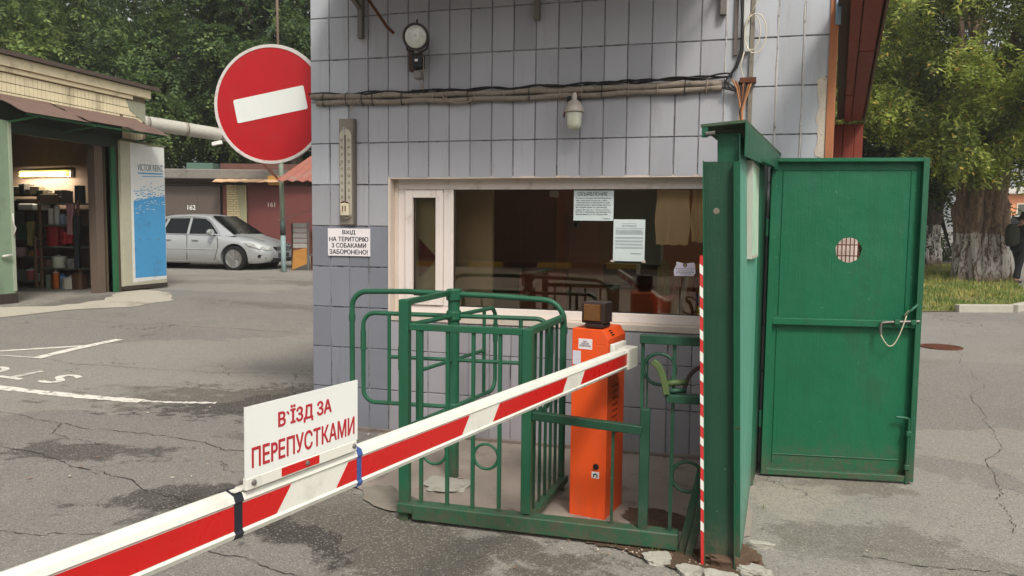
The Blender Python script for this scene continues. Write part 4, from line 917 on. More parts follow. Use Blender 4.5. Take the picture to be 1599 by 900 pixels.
# sign plate standing on the boom
t = thing('pass_only_sign', 'white plate with red lettering fixed upright on the striped boom', 'sign', tuple(P1+dB*(.5*(A_S0+A_S1))+upB*.05))
base_ = TB @ Matrix.Translation((0, .03, 0))
pb = MB(); pb.box(A_S0, A_S1, -.002, .002, .077, .077+S_H, base_); pb.build('plate', plain('plate_white', (228, 228, 222), .4, var=.03, dirt=(190, 184, 172), dirt_amt=.3, scuff=.15), t)
ch = MB(); ch.box(A_S0+.003, A_S1, -.008, .0035, .05, .0765, base_); chn = ch.build('channel', BW, t, bevel=.002)
MB().box(A_S0+.14, A_S0+.26, .0036, .0042, .054, .073, base_).build('red_mark', RED, chn)
MB().box(A_S0, A_S1+.02, -.03, -.009, .05, .053, base_).build('foot_plate', BW, chn)
for x in (A_S0+.015, (A_S0+A_S1)/2, A_S1-.02): MB().lathe((0, 0, 0), [(.0, .009), (.005, .0075), (.007, .003)], 10, 'Y', base_ @ Matrix.Translation((x, 0, .064))).build('screw', STEEL, chn)
RT = plain('red_lettering', (176, 40, 50), .5, var=.04, bump=0)
ud = -(TB.to_3x3() @ Vector((1, 0, 0)))
o_ = base_ @ Vector((2.297, .0022, .077+.083)); text('lettering', 'В`ЇЗД ЗА', RT, o_, ud, upB, .17, .047, t, bold=.026, proud=.0006)
o_ = base_ @ Vector((2.373, .0022, .077+.018)); text('lettering', 'ПЕРЕПУСТКАМИ', RT, o_, ud, upB, .33, .043, t, bold=.026, proud=.0006)

# ================================================================ GREEN PILLAR AND GATE LEAF
SH = -math.tan(math.radians(1.85))       # the pillar leans slightly towards the boom
LEAN = Matrix(((1, 0, SH, 0), (0, 1, 0, 0), (0, 0, 1, 0), (0, 0, 0, 1)))
t = thing('gate_pillar', 'tall green steel gate pillar with a sloping cap and a striped front edge', 'pillar', (2.95, -1.0, 0))
# front channel: a web and two flanges
MB().box(2.846, 2.965, -1.585, -1.577, -.03, 1.77, LEAN).build('channel_web', GREEN_D, t)
MB().box(2.840, 2.8455, -1.61, -1.53, -.03, 1.772, LEAN).build('flange', GREEN, t); MB().box(2.9655, 2.972, -1.625, -1.53, -.03, 1.765, LEAN).build('flange', GREEN, t, bevel=.001)
MB().box(2.972, 2.9945, -1.575, -1.555, .0, 1.77, LEAN).build('cover_strip', GREEN, t, bevel=.002)
# column behind and the long side panel
col_ = MB(); col_.box(2.90, 2.992, -1.53, -1.44, .0, 1.895, LEAN); col_.build('column', GREEN, t, bevel=.003)
A0, A1 = (2.994, -1.53), (3.09, -.32)
def pan(x0, y0, x1, y1, z0, z1, th, name, m, bev=.002):
    """vertical panel between two ground points, leaning with the pillar at its front only"""
    vs = []
    for (x, y) in ((x0, y0), (x1, y1)):
        k = SH*max(0, min(1, (-y-.2)/1.3))
        for z in (z0, z1):
            for d in (0, th): vs.append((x-d+k*z, y, z))
    return MB().add(vs, [(0, 1, 3, 2), (4, 6, 7, 5), (0, 4, 5, 1), (2, 3, 7, 6), (0, 2, 6, 4), (1, 5, 7, 3)]).build(name, m, t, bevel=bev)
pan(2.996, -1.53, 3.075, -.42, .0, 1.895, .012, 'side_panel', TEAL_SHEEN)
pan(3.02, -1.1, 3.072, -.42, .01, 1.88, .0, 'panel_seam', GREEN) if False else None
pan(3.085, -.42, 3.13, -.03, .0, 1.9, .03, 'rear_panel', GREEN_D)
pan(3.066, -.46, 3.090, -.42, .0, 1.9, .03, 'angle_iron', GREEN)
# cap
cp = MB(); vs = [(2.77, -1.60, 1.915), (2.955, -1.60, 1.93), (3.20, -.05, 1.935), (2.95, -.05, 1.925)]
cp.add(vs+[(x, y, z+.012) for x, y, z in vs], [(3, 2, 1, 0), (4, 5, 6, 7), (0, 1, 5, 4), (1, 2, 6, 5), (2, 3, 7, 6), (3, 0, 4, 7)]); cp.build('cap', plain('weathered_cap', (64, 84, 62), .8, var=.3, dirt=(50, 34, 26), dirt_amt=.8, dsc=12), t)
MB().box(2.775, 2.80, -1.6, -1.56, 1.875, 1.914).build('cap_lip', GREEN, t); MB().tube([(2.79, -1.6, 1.886), (2.83, -1.6, 1.89)], .008, 6).build('cap_hook', STEEL, t)
vs = [(2.952, -1.598, 1.79), (2.952, -1.598, 1.929), (3.19, -.06, 1.84), (3.19, -.06, 1.934)]
MB().add([(x, y, z) for x, y, z in vs]+[(x+.006, y, z) for x, y, z in vs], [(0, 1, 3, 2), (4, 6, 7, 5), (0, 4, 5, 1), (2, 3, 7, 6), (1, 5, 7, 3), (0, 2, 6, 4)]).build('cap_side', GREEN, t)
# red and white reflective strip on the front flange
stp = MB().box(2.8265, 2.8398, -1.612, -1.596, .0, 1.37, LEAN).build('edge_strip', plain('strip_red', (196, 50, 48), .5, dirt=(150, 110, 100), dirt_amt=.4), t)
zt = 1.335; k = 0
while zt > .17:
    h = .048+.006*math.sin(k*2.1); vs = [(2.826, -1.6126, zt), (2.8402, -1.6126, zt-.012), (2.8402, -1.6126, zt-h-.003), (2.826, -1.6126, zt-h+.009)]
    vs += [(x, y+.012, z) for x, y, z in vs]
    MB().add([tuple(LEAN @ Vector(p)) for p in vs], [(0, 1, 2, 3), (0, 4, 5, 1), (1, 5, 6, 2), (2, 6, 7, 3), (3, 7, 4, 0)]).build('white_mark', WHITE, stp); zt -= .094; k += 1
MB().lathe((0, 0, 0), [(.0, -.001), (.012, -.0008), (.014, 0)], 9, 'Y', Matrix.Translation((2.845-.0, -1.5855, 1.56))).build('paint_chip', plain('chipped_primer', (120, 112, 100), .9), t)
MB().box(2.966, 2.9755, -1.63, -1.6251, .40, .402, LEAN).box(2.9725, 2.995, -1.5765, -1.5751, .62, .624, LEAN).build('weld_line', RUST, t)
# glazed notice case on the side of the pillar
nc = thing('notice_case', 'shallow white framed notice case hung on the side of the green pillar', 'notice case', (3.03, -1.05, 1.34))
def skew(x0, x1, y0, y1, z0, z1):
    vs = []
    for x in (x0, x1):
        for y in (y0, y1):
            for z in (z0, z1):
                vs.append((x+(y+1.22)*.11+SH*z*.75, y, z))
    return vs
F6 = [(0, 1, 3, 2), (4, 6, 7, 5), (0, 4, 5, 1), (2, 3, 7, 6), (0, 2, 6, 4), (1, 5, 7, 3)]
CSX = 3.014
PL = plain('case_white', (176, 176, 164), .5, dirt=(120, 120, 104), dirt_amt=.5)
fr = MB()
for a in ((-1.22, -.80, 1.345, 1.36), (-1.22, -.80, 1.79, 1.805), (-1.22, -1.2, 1.36, 1.79), (-.82, -.80, 1.36, 1.79)): fr.add(skew(CSX, CSX+.028, a[0], a[1], a[2], a[3]), F6)
fr.build('case_frame', PL, nc); MB().add(skew(CSX+.0, CSX+.008, -1.198, -.822, 1.362, 1.788), F6).build('back_board', plain('faded_notice_green', (128, 160, 132), .6, var=.1, dirt=(170, 176, 150), dirt_amt=.5), nc)
MB().add(skew(CSX+.020, CSX+.024, -1.199, -.821, 1.361, 1.789), F6).build('plexiglass', plain('clouded_plexiglass', (176, 204, 178), .6, var=.12, sc=4, bump=0, dirt=(140, 170, 140), dirt_amt=.5), nc)
MB().add([(3.02, -1.0, 1.83), (3.09, -1.0, 1.805), (3.15, -.42, 1.83), (3.08, -.42, 1.85), (3.02, -1.0, 1.84), (3.09, -1.0, 1.815), (3.15, -.42, 1.84), (3.08, -.42, 1.86)], [(3, 2, 1, 0), (4, 5, 6, 7), (0, 1, 5, 4), (1, 2, 6, 5), (2, 3, 7, 6), (3, 0, 4, 7)]).build('rain_hood', GREEN, nc)
# gate leaf
G0 = Vector((3.146, -.175, 0)); G1 = Vector((3.985, -.075, 0)); gx = (G1-G0).normalized(); GW = (G1-G0).length; gy = Vector((-gx.y, gx.x, 0))
TG = Matrix((gx, gy, Vector((0, 0, 1)))).transposed().to_4x4(); TG.translation = G0
ZB, ZT = .015, 1.905
t = thing('gate_leaf', 'open green steel gate leaf with a round peephole and a sliding bolt', 'gate', tuple((G0+G1)/2))
cx, cz, cr = .447, 1.372, .073
n = 40; vs = []; fs = []
x0, x1, z0, z1 = .0, GW, .94, ZT
def rectpt(a):
    c, s_ = math.cos(a), math.sin(a); k = 1e9
    if c > 1e-9: k = min(k, (x1-cx)/c)
    if c < -1e-9: k = min(k, (x0-cx)/c)
    if s_ > 1e-9: k = min(k, (z1-cz)/s_)
    if s_ < -1e-9: k = min(k, (z0-cz)/s_)
    return (cx+c*k, cz+s_*k)
cor = [math.atan2(z1-cz, x1-cx), math.atan2(z1-cz, x0-cx), math.atan2(z0-cz, x0-cx)+2*PI, math.atan2(z0-cz, x1-cx)+2*PI]
ang = sorted([2*PI*k/n for k in range(n)]+cor); N = len(ang)
for y in (0, .004):
    for a in ang: jr = cr*(1+.02*math.sin(a*7)+.015*math.sin(a*13+1)); vs.append((cx+jr*math.cos(a), y, cz+jr*math.sin(a)))
    for a in ang: p = rectpt(a); vs.append((p[0], y, p[1]))
for k in range(N):
    j = (k+1) % N; fs += [(k, N+k, N+j, j), (2*N+k, 2*N+j, 3*N+j, 3*N+k), (k, j, 2*N+j, 2*N+k), (N+k, 3*N+k, 3*N+j, N+j)]
SHEETG = green_paint('gate_sheet_green', (18, 96, 64), .5, .33)
MB().add(vs, fs, TG).build('upper_sheet', SHEETG, t)
MB().box(0, GW, .0, .004, ZB, .938, TG).build('lower_sheet', SHEETG, t)
for (a, b_, c, d, nm) in ((-.012, .022, ZB, ZT, 'frame_stile'), (GW-.024, GW+.008, ZB, ZT, 'frame_stile')): MB().box(a, b_, -.045, -.001, c, d, TG).build(nm, GREEN_F if a > 0 else SHEETG, t, bevel=.002)
MB().box(.022, GW-.024, -.045, -.001, ZT-.022, ZT, TG).build('frame_rail', SHEETG, t, bevel=.002); MB().box(.022, GW-.024, -.045, -.001, ZB, ZB+.035, TG).build('frame_rail', SHEETG, t, bevel=.002)
MB().box(.0225, GW-.0245, -.038, -.001, .925, .965, TG).build('middle_rail', SHEETG, t, bevel=.003)
MB().box(.06, GW-.07, -.006, -.0005, .13, .136, TG).box(.055, .061, -.005, -.0005, .08, .9, TG).box(.06, .066, -.005, -.0005, .98, 1.84, TG).box(GW-.075, GW-.069, -.005, -.0005, .98, 1.84, TG).box(.06, GW-.07, -.005, -.0005, 1.835, 1.841, TG).build('press_ridge', SHEETG, t, bevel=.002)
for z in (1.5, .35): MB().tube([TG @ Vector((-.022, -.02, z-.05)), TG @ Vector((-.022, -.02, z+.05))], .011, 8).build('hinge', GREEN_F, t, smooth='auto')
b_ = MB(); b_.tube([TG @ Vector(p) for p in ((GW-.005, -.05, .968), (.66, -.05, .958), (.635, -.052, .954), (.628, -.055, .94), (.628, -.058, .885))], .008, 8); bl = b_.build('sliding_bolt', STEEL, t, smooth='auto')
for x in (.70, .79): MB().box(x, x+.03, -.062, -.0385, .945, .975, TG).build('bolt_guide', GREEN_F, bl, bevel=.003)
b_ = MB(); b_.tube([TG @ Vector(p) for p in ((GW-.02, -.05, 1.065), (.79, -.05, 1.03), (.745, -.05, .985))], .009, 7); b_.build('latch_arm', GREEN_F, t, smooth=True)
b_ = MB(); pts = []
for k in range(13):
    f = k/12; pts.append(TG @ Vector((.628+.135*f, -.062, .885-.085*math.sin(PI*min(1, f*1.0))*1.0+.115*f**2.2)))
b_.tube(pts, .0035, 5); b_.tube([TG @ Vector((.763, -.06, 1.0)), TG @ Vector((.775, -.06, 1.03)), TG @ Vector((.75, -.06, 1.0))], .003, 5); b_.build('twisted_wire', plain('pale_wire', (196, 186, 160), .5), t, smooth=True)
b_ = MB(); b_.tube([TG @ Vector(p) for p in ((.74, -.045, .402), (.80, -.045, .398), (.812, -.045, .39), (.812, -.045, .2), (.812, -.045, -.014))], .0075, 8); dbt = b_.build('drop_bolt', GREEN_F, t, smooth='auto')
for z in (.29, .09): MB().box(.797, .827, -.06, -.035, z, z+.03, TG).build('bolt_guide', GREEN_F, dbt, bevel=.003)

# ================================================================ LEFT GARAGE
GX = -7.6
def gbrick(name, c1, c2): return plain(name, c1, .85, var=.14, dirt=c2, dirt_amt=.6, bump=.4, rnd=.0)
YB = plain('cream_brick', (228, 214, 178), .85, var=.16, sc=5, dirt=(130, 110, 84), dirt_amt=.6, bump=.4, dsc=2.5, streak=True)
MORT = plain('mortar_joint', (116, 102, 82), .95)  # mortar tone between the bricks
g = thing('garage', 'cream brick garage with an open front and rusty sheet awning', 'building', (-9.6, 5.5, .25))
bb = MB(); bb.box(GX-.25, GX-.012, 1.5, 4.3, 0, 3.9); bb.box(GX-.25, GX-.012, 6.32, 7.22, 0, 3.9); bb.box(GX-.25, GX-.012, 4.3, 6.32, 2.98, 3.9); gw = bb.build('facade', MORT, g)
st = MB(); tw = .062; rows = None
def bricks(y0, y1, z0, z1, h=.142, w_=.078):
    z = z0
    while z+h <= z1+.01:
        y = y0
        while y+w_ <= y1+.005:
            if random.random() > .01: dx = random.uniform(-.003, .002); st.box(GX-.014, GX+dx, y+.004, y+w_-.005, z+.005, z+h-.008)
            y += w_
        z += h
bricks(1.6, 7.2, 3.02, 3.735); bricks(6.6, 7.2, .3, 3.0)
o = st.build('brick', YB, gw); o['kind'] = 'stuff'
CRB = plain('cream_cornice', (228, 214, 178), .85, var=.12, dirt=(140, 122, 96), dirt_amt=.6, bump=.4)
for y0, y1, z0, z1, pr_ in ((1.5, 6.88, 3.742, 3.81, .035), (1.5, 7.3, 3.818, 3.975, .07)): MB().box(GX-.2, GX+pr_, y0, y1, z0, z1).build('cornice', CRB, g, bevel=.006)
MB().prism([(6.75, 3.72), (7.215, 3.72), (7.215, 3.35), (6.82, 3.55)], GX-.0, GX+.006, axis='X').build('render_patch', plain('grey_green_render', (150, 150, 130), .9), g)
MB().box(GX-4, GX+.12, 1.4, 7.42, 3.985, 4.03).build('roof', plain('bitumen_edge', (74, 66, 58), .9, var=.3), g); MB().box(GX+.121, GX+.15, 1.4, 7.44, 3.975, 4.04).build('eave_trim', plain('dark_eave', (82, 70, 62), .85, var=.3), g)
bb = MB(); bb.box(-12, GX-.25, 7.0, 7.22, 0, 4.0); bb.build('side_wall', YB, g)
DKI = plain('sooty_interior', (124, 102, 90), .9, var=.2)
bb = MB(); bb.box(-12, GX-.26, 6.94, 6.99, .2, 3.95); bb.build('inner_wall', DKI, g); MB().box(-12, -11.9, 1.5, 6.94, .2, 3.95).build('rear_wall', DKI, g); MB().box(-11.9, GX-.26, 1.5, 1.6, .2, 3.95).build('inner_wall', DKI, g)
MB().box(-11.9, GX-.26, 1.6, 6.94, 3.4, 3.45).build('ceiling', DKI, g); MB().box(-11.9, GX, 1.6, 6.94, .2, .262).build('garage_floor', plain('oily_floor', (84, 78, 70), .85), g)
GP = plain('garage_green_post', (44, 100, 66), .6, dirt=(70, 60, 50), dirt_amt=.5)
MB().box(GX-.1, GX+.03, 6.32, 6.42, .24, 3.02).build('gate_post', GP, g); MB().box(GX-.1, GX+.02, 6.42, 6.5, .24, 3.0).build('gate_post', plain('brown_post', (98, 84, 70), .8), g); MB().box(GX-.2, GX-.05, 6.02, 6.2, .26, 2.98).build('door_board', plain('brown_board', (104, 88, 76), .8, var=.2), g)
MB().box(GX-.1, GX+.03, 4.22, 4.32, .24, 3.0).build('gate_post', GP, g); MB().box(GX-.1, GX+.05, 4.15, 6.5, 2.84, 3.02).box(GX-.01, GX+.03, 4.1, 6.6, 3.021, 3.3).build('lintel_and_shade', plain('lintel_shade_dark', (50, 58, 50), .8), g)  # dark lintel colour and upper board stand in for shade under the awning
# sheet awning: three lapped sheets on a rail
AW = plain('rusty_awning_sheet', (112, 90, 80), .8, var=.2, dirt=(78, 50, 38), dirt_amt=.7, dsc=2.2)
for y0, y1, dz in ((3.9, 5.1, 0), (5.05, 6.05, .02), (6.0, 6.95, .0)):
    vs = []
    for i in range(7):
        f = i/6
        for (y, e) in ((y0, 0), (y1, 1)): vs.append((GX+.02+.66*f, y+.12*f, 3.39+dz-.30*f+.012*math.sin(i*1.7+(y0 if dz else 2))+(.006 if e else 0)))
    fs = [(2*i, 2*i+1, 2*i+3, 2*i+2) for i in range(6)]
    b_ = MB(); b_.add(vs, fs); b_.add([(x, y, z-.006) for x, y, z in vs], [f[::-1] for f in fs]); b_.build('awning_sheet', AW, g)
for y in (4.2, 5.3, 6.8): MB().bar((GX+.0, y, 2.96), (GX+.66, y+.1, 3.07), .025, .025).build('awning_strut', GP, g)
MB().bar((GX+.62, 4.1, 3.07), (GX+.62, 7.0, 3.07), .03, .03).build('awning_rail', GP, g)
# left leaf folded back, right leaf with printed banner
t = thing('garage_door_leaf', 'pale green garage door leaf with a lever handle at the left edge', 'garage door', (GX+.12, 3.8, .3))
LG = plain('pale_green_door', (128, 148, 122), .7, var=.14, dirt=(86, 92, 76), dirt_amt=.6, streak=True)
MB().box(GX+.08, GX+.14, 3.0, 4.24, .33, 3.0).build('door_panel', LG, t, bevel=.004); MB().box(GX+.075, GX+.15, 3.0, 4.27, .2, .42).build('bottom_board', plain('dark_brown_board', (60, 52, 46), .9, var=.3), t, bevel=.01)  # darker board along the foot of the leaf
MB().box(GX+.141, GX+.155, 4.19, 4.24, .45, 2.98).build('edge_angle', plain('pale_edge', (160, 168, 146), .6), t)
b_ = MB(); b_.tube([(GX+.17, 4.2, 1.62), (GX+.17, 4.21, 1.45), (GX+.17, 4.24, 1.4), (GX+.17, 4.2, 1.3)], .012, 6); b_.tube([(GX+.17, 4.0, .98), (GX+.19, 4.14, 1.0)], .02, 6); b_.build('handle', plain('worn_handle', (190, 188, 176), .4), t, smooth=True)
t = thing('banner_door_leaf', 'garage door leaf carrying a blue and white printed banner with a wave pattern', 'garage door', (GX+.12, 7.0, .3))
MB().box(GX+.06, GX+.12, 6.44, 7.55, .34, 2.97).build('door_panel', plain('grey_cream_door', (176, 172, 150), .8, dirt=(110, 100, 80), dirt_amt=.7, streak=True), t, bevel=.004)
MB().box(GX+.055, GX+.13, 6.44, 7.56, .29, .37).build('bottom_board', plain('dark_brown_board', (60, 52, 46)), t, bevel=.008)
MB().box(GX+.055, GX+.13, 6.44, 7.56, 2.955, 2.985).build('top_edge', plain('mossy_edge', (96, 100, 70), .9), t)
bn = MB().prism([(6.66, .42), (7.54, .44), (7.545, 2.94), (7.3, 2.93), (7.12, 2.915), (7.0, 2.945), (6.67, 2.95)], GX+.121, GX+.124, axis='X').build('banner', plain('banner_white', (216, 216, 210), .5, dirt=(170, 164, 150), dirt_amt=.4), t)
BL = plain('banner_blue', (74, 148, 196), .5, var=.1, dirt=(70, 100, 130), dirt_amt=.5)
MB().prism([(6.72, .5), (7.535, .5), (7.535, 2.02), (7.3, 2.0), (7.1, 1.97), (6.9, 1.93), (6.72, 1.9)], GX+.1243, GX+.1255, axis='X').build('blue_field', BL, bn)
b_ = MB(); rd = random.Random(2)
def dash(b_, y, z, l, h, x): z += .07*(y-6.7)+.02*math.sin(y*9); b_.add([(x, y, z), (x, min(y+l, 7.535), z+.02*l+h*.3), (x, min(y+l*.85, 7.53), z+h), (x, y+l*.25, z+h*.9)], [(0, 1, 2, 3)])
for r in range(10):
    y = 6.72+rd.uniform(0, .08); dens = 1-r/11
    while y < 7.52:
        l = rd.uniform(.03, .13)*(.5+dens*.7)
        if rd.random() < dens*1.1: dash(b_, y, 1.87+.036*r+rd.uniform(-.01, .01), l, .012+.018*dens, GX+.1258+.0001*r)
        y += l*rd.uniform(.7, 1.3)+.012
o = b_.build('wave_dashes', BL, bn); o['kind'] = 'stuff'
b_ = MB()
for r in range(6):
    y = 6.74+rd.uniform(0, .08)
    while y < 7.46:
        l = rd.uniform(.02, .09)
        if rd.random() < .62-r*.08: dash(b_, y, 1.86-.04*r+rd.uniform(-.01, .01), l, .013, GX+.1262+.0001*r)
        y += l+rd.uniform(.02, .06)
o = b_.build('wave_highlights', MC['banner_white'], bn); o['kind'] = 'stuff'
for ln, z, m in (('V', 0, 0),): pass
text('banner_lettering', 'VICTOR REINZ', plain('banner_grey', (110, 122, 134), .6), (GX+.1255, 6.84, 2.46), (0, 1, .04), FZ, .66, .12, bn, bold=.02, proud=.001)
b_ = MB().add([(GX+.126, 6.84, 2.40), (GX+.126, 7.5, 2.43), (GX+.126, 7.5, 2.455), (GX+.126, 6.84, 2.425), (GX+.126, 6.95, 2.355), (GX+.126, 7.5, 2.385), (GX+.126, 7.5, 2.40), (GX+.126, 6.95, 2.37)], [(0, 1, 2, 3), (4, 5, 6, 7)]); b_.build('underline', BL, bn)
for k in range(3): MB().lathe((0, 0, 0), [(.0, .003), (.012, .002), (.014, 0)], 8, 'X', Matrix.Translation((GX+.126, 6.85+.24*k, 1.2))).build('rivet', STEEL, bn)
# strip light
t = thing('strip_light', 'lit yellow fluorescent strip light inside the open garage', 'light', (-9.6, 6.8, 2.4))
s_ = NT('lit_tube'); s_.base((.6, .5, .12, 1)); s_.b.inputs['Emission Color'].default_value = (1, .86, .16, 1); s_.b.inputs['Emission Strength'].default_value = 1.15
b_ = MB(); b_.tube([(-10.15, 6.82, 2.44), (-9.05, 6.82, 2.455)], .026, 8); b_.tube([(-10.15, 6.82, 2.385), (-9.05, 6.82, 2.40)], .026, 8); b_.build('tube', s_.m, t)
MB().box(-10.18, -9.0, 6.86, 6.93, 2.36, 2.49).build('housing', WHITE, t)
ld_ = bpy.data.lights.new('tube_light', 'AREA'); ld_.shape = 'RECTANGLE'; ld_.size = 1.1; ld_.size_y = .08; ld_.energy = 22; ld_.color = (1, .93, .7); lo_ = bpy.data.objects.new('tube_light', ld_); COL.objects.link(lo_); lo_.parent = t; lo_.location = (0, -.12, 0); lo_.rotation_euler = (math.radians(35), 0, 0)
# shelving along the inner wall and what stands on it
SHF = plain('shelf_grey_green', (108, 112, 98), .7, dirt=(80, 66, 50), dirt_amt=.6)
def shelving(x0, x1, y0, y1, levels, top, label):
    t = thing('shelving', label, 'shelves', ((x0+x1)/2, (y0+y1)/2, .262))
    for x in (x0, x1-.04):
        for y in (y0, y1-.04): MB().box(x, x+.04, y, y+.04, .262, top).build('upright', plain('shelf_upright', (120, 92, 72), .8), t)
    for z in levels: MB().box(x0+.002, x1-.002, y0-.01, y1, z-.03, z).build('shelf', SHF, t)
shelving(-9.42, -8.5, 6.5, 6.9, (.66, 1.06, 1.46, 1.86), 1.9, 'tall shelving rack at the right of the open garage')
shelving(-10.35, -9.46, 6.45, 6.9, (.42, .86, 1.2), 1.25, 'lower dark workbench rack at the left of the tall garage shelving')
def tin(x, y, z, r, h, c, label, cat='tin', lid=None, name='paint_tin', handle=False):
    t = thing(name, label, cat, (x, y, z), 'tins and cans in the garage')
    MB().lathe((x, y, z), [(r*.93, 0), (r, .01), (r*1.0, h*.93), (r*1.04, h*.95), (r*1.04, h), (r*.9, h)], 14).build('body', plain('col_%d_%d_%d' % c, c, .5, dirt=(110, 100, 88), dirt_amt=.4), t, smooth='auto')
    if lid: MB().lathe((x, y, z+h), [(r*1.06, 0), (r*1.06, .012), (r*.3, .03), (.02, .035), (.018, .05), (.0, .052)], 14).build('lid', plain('col_%d_%d_%d' % lid, lid, .5), t, smooth='auto')
    if handle: MB().tube([(x+r*math.cos(a), y-r-.005, z+h*.9-r*1.1*math.sin(a)) for a in [PI*k/8 for k in range(9)]], .005, 4).build('handle', STEEL, t)
def carton(x, y, z, w_, d, h, c, label, name='cardboard_box', cat='box', rot=0):
    t = thing(name, label, cat, (x, y, z))
    T = Matrix.Translation((x, y, z)) @ Matrix.Rotation(rot, 4, 'Z')
    MB().box(-w_/2, w_/2, -d/2, d/2, 0, h, T).build('body', plain('col_%d_%d_%d' % c, c, .75, dirt=(90, 76, 62), dirt_amt=.5), t, bevel=.008); MB().box(-w_/2-.003, w_/2+.003, -.02, .02, h, h+.004, T).build('tape', plain('box_tape', (150, 120, 84), .5), t)
def rag(x, y, z, w_, h, c, label, seed=1):
    rd = random.Random(seed); N, Mm = 8, 8; vs = []; fs = []
    for s_ in (0, 1):
        for j in range(Mm+1):
            for i in range(N+1): u_ = i/N-.5; vs.append((x+w_*u_*(1-.25*(j/Mm)+.1*math.sin(j)), y+.03*math.sin(i*1.9+j*.4)+.02*s_, z-h*j/Mm+.03*rd.random()))
    for s_ in (0, 1):
        for j in range(Mm):
            for i in range(N): k = s_*(N+1)*(Mm+1)+j*(N+1)+i; fs.append((k, k+1, k+N+2, k+N+1))
    tag(MB().add(vs, fs).build('hanging_rag', plain('col_%d_%d_%d' % c, c, .9, var=.2), smooth=True), label, 'cloth')
tin(-8.83, 6.6, .262, .13, .2, (206, 202, 180), 'white enamel pot with a lid on the floor below the right rack', 'pot', (196, 196, 190), 'enamel_pot')
tin(-9.07, 6.6, .66, .12, .19, (200, 204, 184), 'white enamel pot with a lid on the lowest shelf of the right rack', 'pot', (190, 192, 180), 'enamel_pot')
tin(-8.78, 6.62, .66, .1, .17, (150, 150, 146), 'grey bucket on the lowest shelf right of the white pot', 'bucket', name='bucket', handle=True)
tin(-9.32, 6.6, .66, .07, .15, (110, 88, 76), 'small brown tin on the lowest shelf left of the white pot')
tin(-9.15, 6.6, 1.06, .14, .36, (150, 24, 30), 'tall dark red canister on the second shelf of the right rack', 'canister', name='canister')
tin(-8.97, 6.62, 1.06, .09, .34, (132, 20, 28), 'slim dark red canister right beside the tall red one', 'canister', name='canister')
rag(-8.75, 6.5, 1.3, .32, .2, (190, 50, 54), 'crumpled red bag lying on the second shelf at the right', 4)
tin(-9.22, 6.6, 1.46, .05, .3, (200, 198, 190), 'tall white bottle on the third shelf beside the rack post', 'bottle', name='bottle')
tin(-9.08, 6.6, 1.46, .045, .33, (214, 214, 210), 'second tall white bottle on the third shelf', 'bottle', (220, 220, 214), 'bottle')
tin(-8.98, 6.62, 1.46, .05, .2, (150, 166, 190), 'pale blue plastic tub on the third shelf', 'tub', name='tub'); tin(-8.82, 6.6, 1.46, .06, .16, (196, 190, 200), 'white lilac tub on the third shelf at the right', 'tub', name='tub')
rag(-8.6, 6.42, 1.82, .18, .55, (176, 128, 130), 'pink rag hanging at the right end of the garage rack', 2); rag(-8.47, 6.42, 1.6, .16, .95, (52, 54, 60), 'dark coat hanging at the right end of the garage rack', 3)
tin(-9.28, 6.55, .262, .05, .26, (118, 132, 112), 'grey green bottle on the garage floor beside the rack', 'bottle', name='bottle'); tin(-9.1, 6.55, .262, .05, .3, (206, 110, 40), 'orange bottle on the garage floor under the rack', 'bottle', (200, 190, 170), 'bottle')
tin(-9.19, 6.58, .262, .05, .24, (120, 62, 40), 'brown bottle on the garage floor left of the orange one', 'bottle', name='bottle'); tin(-9.0, 6.6, .262, .05, .24, (110, 150, 190), 'blue topped bottle on the garage floor under the rack', 'bottle', (60, 100, 170), 'bottle')
carton(-8.62, 6.6, .262, .16, .2, .3, (96, 62, 44), 'brown cardboard box at the right foot of the rack'); tin(-8.9, 6.66, 1.86, .1, .22, (90, 84, 80), 'dark tin on top of the tall garage rack', handle=True); carton(-9.2, 6.66, 1.86, .34, .3, .16, (120, 96, 74), 'brown carton on top of the tall garage rack', rot=.2)
tin(-8.6, 6.66, 1.86, .09, .32, (60, 64, 72), 'tall dark canister on top of the rack at its right end', 'canister', name='canister')
carton(-10.02, 6.62, 1.2, .3, .3, .1, (96, 84, 74), 'flat grey box on the lower workbench'); carton(-9.75, 6.62, 1.2, .24, .28, .26, (66, 102, 76), 'green crate on the lower workbench', 'crate', 'crate')
tin(-9.95, 6.6, .86, .12, .16, (190, 150, 156), 'pink tub on the middle shelf of the workbench', 'tub', name='tub'); tin(-9.7, 6.6, .86, .07, .1, (186, 140, 50), 'small yellow tin on the middle shelf of the workbench'); tin(-9.55, 6.6, .86, .06, .14, (170, 40, 50), 'small red tin on the middle shelf of the workbench')
tin(-10.12, 6.5, .262, .1, .3, (206, 208, 204), 'white canister standing on the floor under the workbench', 'canister', (190, 190, 190), 'canister'); tin(-9.72, 6.6, .42, .09, .17, (176, 96, 84), 'pinkish red tin on the lowest workbench shelf', lid=(200, 196, 190)); tin(-9.55, 6.6, .42, .05, .12, (196, 196, 190), 'small white tin on the lowest workbench shelf')
carton(-9.9, 6.5, .42, .2, .26, .18, (80, 84, 74), 'dark grey box on the lowest workbench shelf')
t = thing('wall_sheet', 'pale translucent plastic sheet hung on the inner wall at the left', 'sheet', (-10.3, 6.9, 1.5)); MB().prism([(-10.5, 1.95), (-9.95, 1.92), (-9.95, 1.45), (-10.5, 1.35)], 6.90, 6.91).build('cloth', plain('plastic_sheet', (130, 136, 134), .5, var=.2, sc=3), t)
t = thing('helmet_box', 'white plastic box on the shelf post in the middle of the garage', 'box', (-9.55, 6.5, 1.72)); MB().box(-9.78, -9.42, 6.4, 6.8, 1.72, 1.84).build('body', WHITE, t, bevel=.03, seg=3); MB().box(-9.8, -9.4, 6.38, 6.82, 1.69, 1.718).build('tray', DWOOD, t)
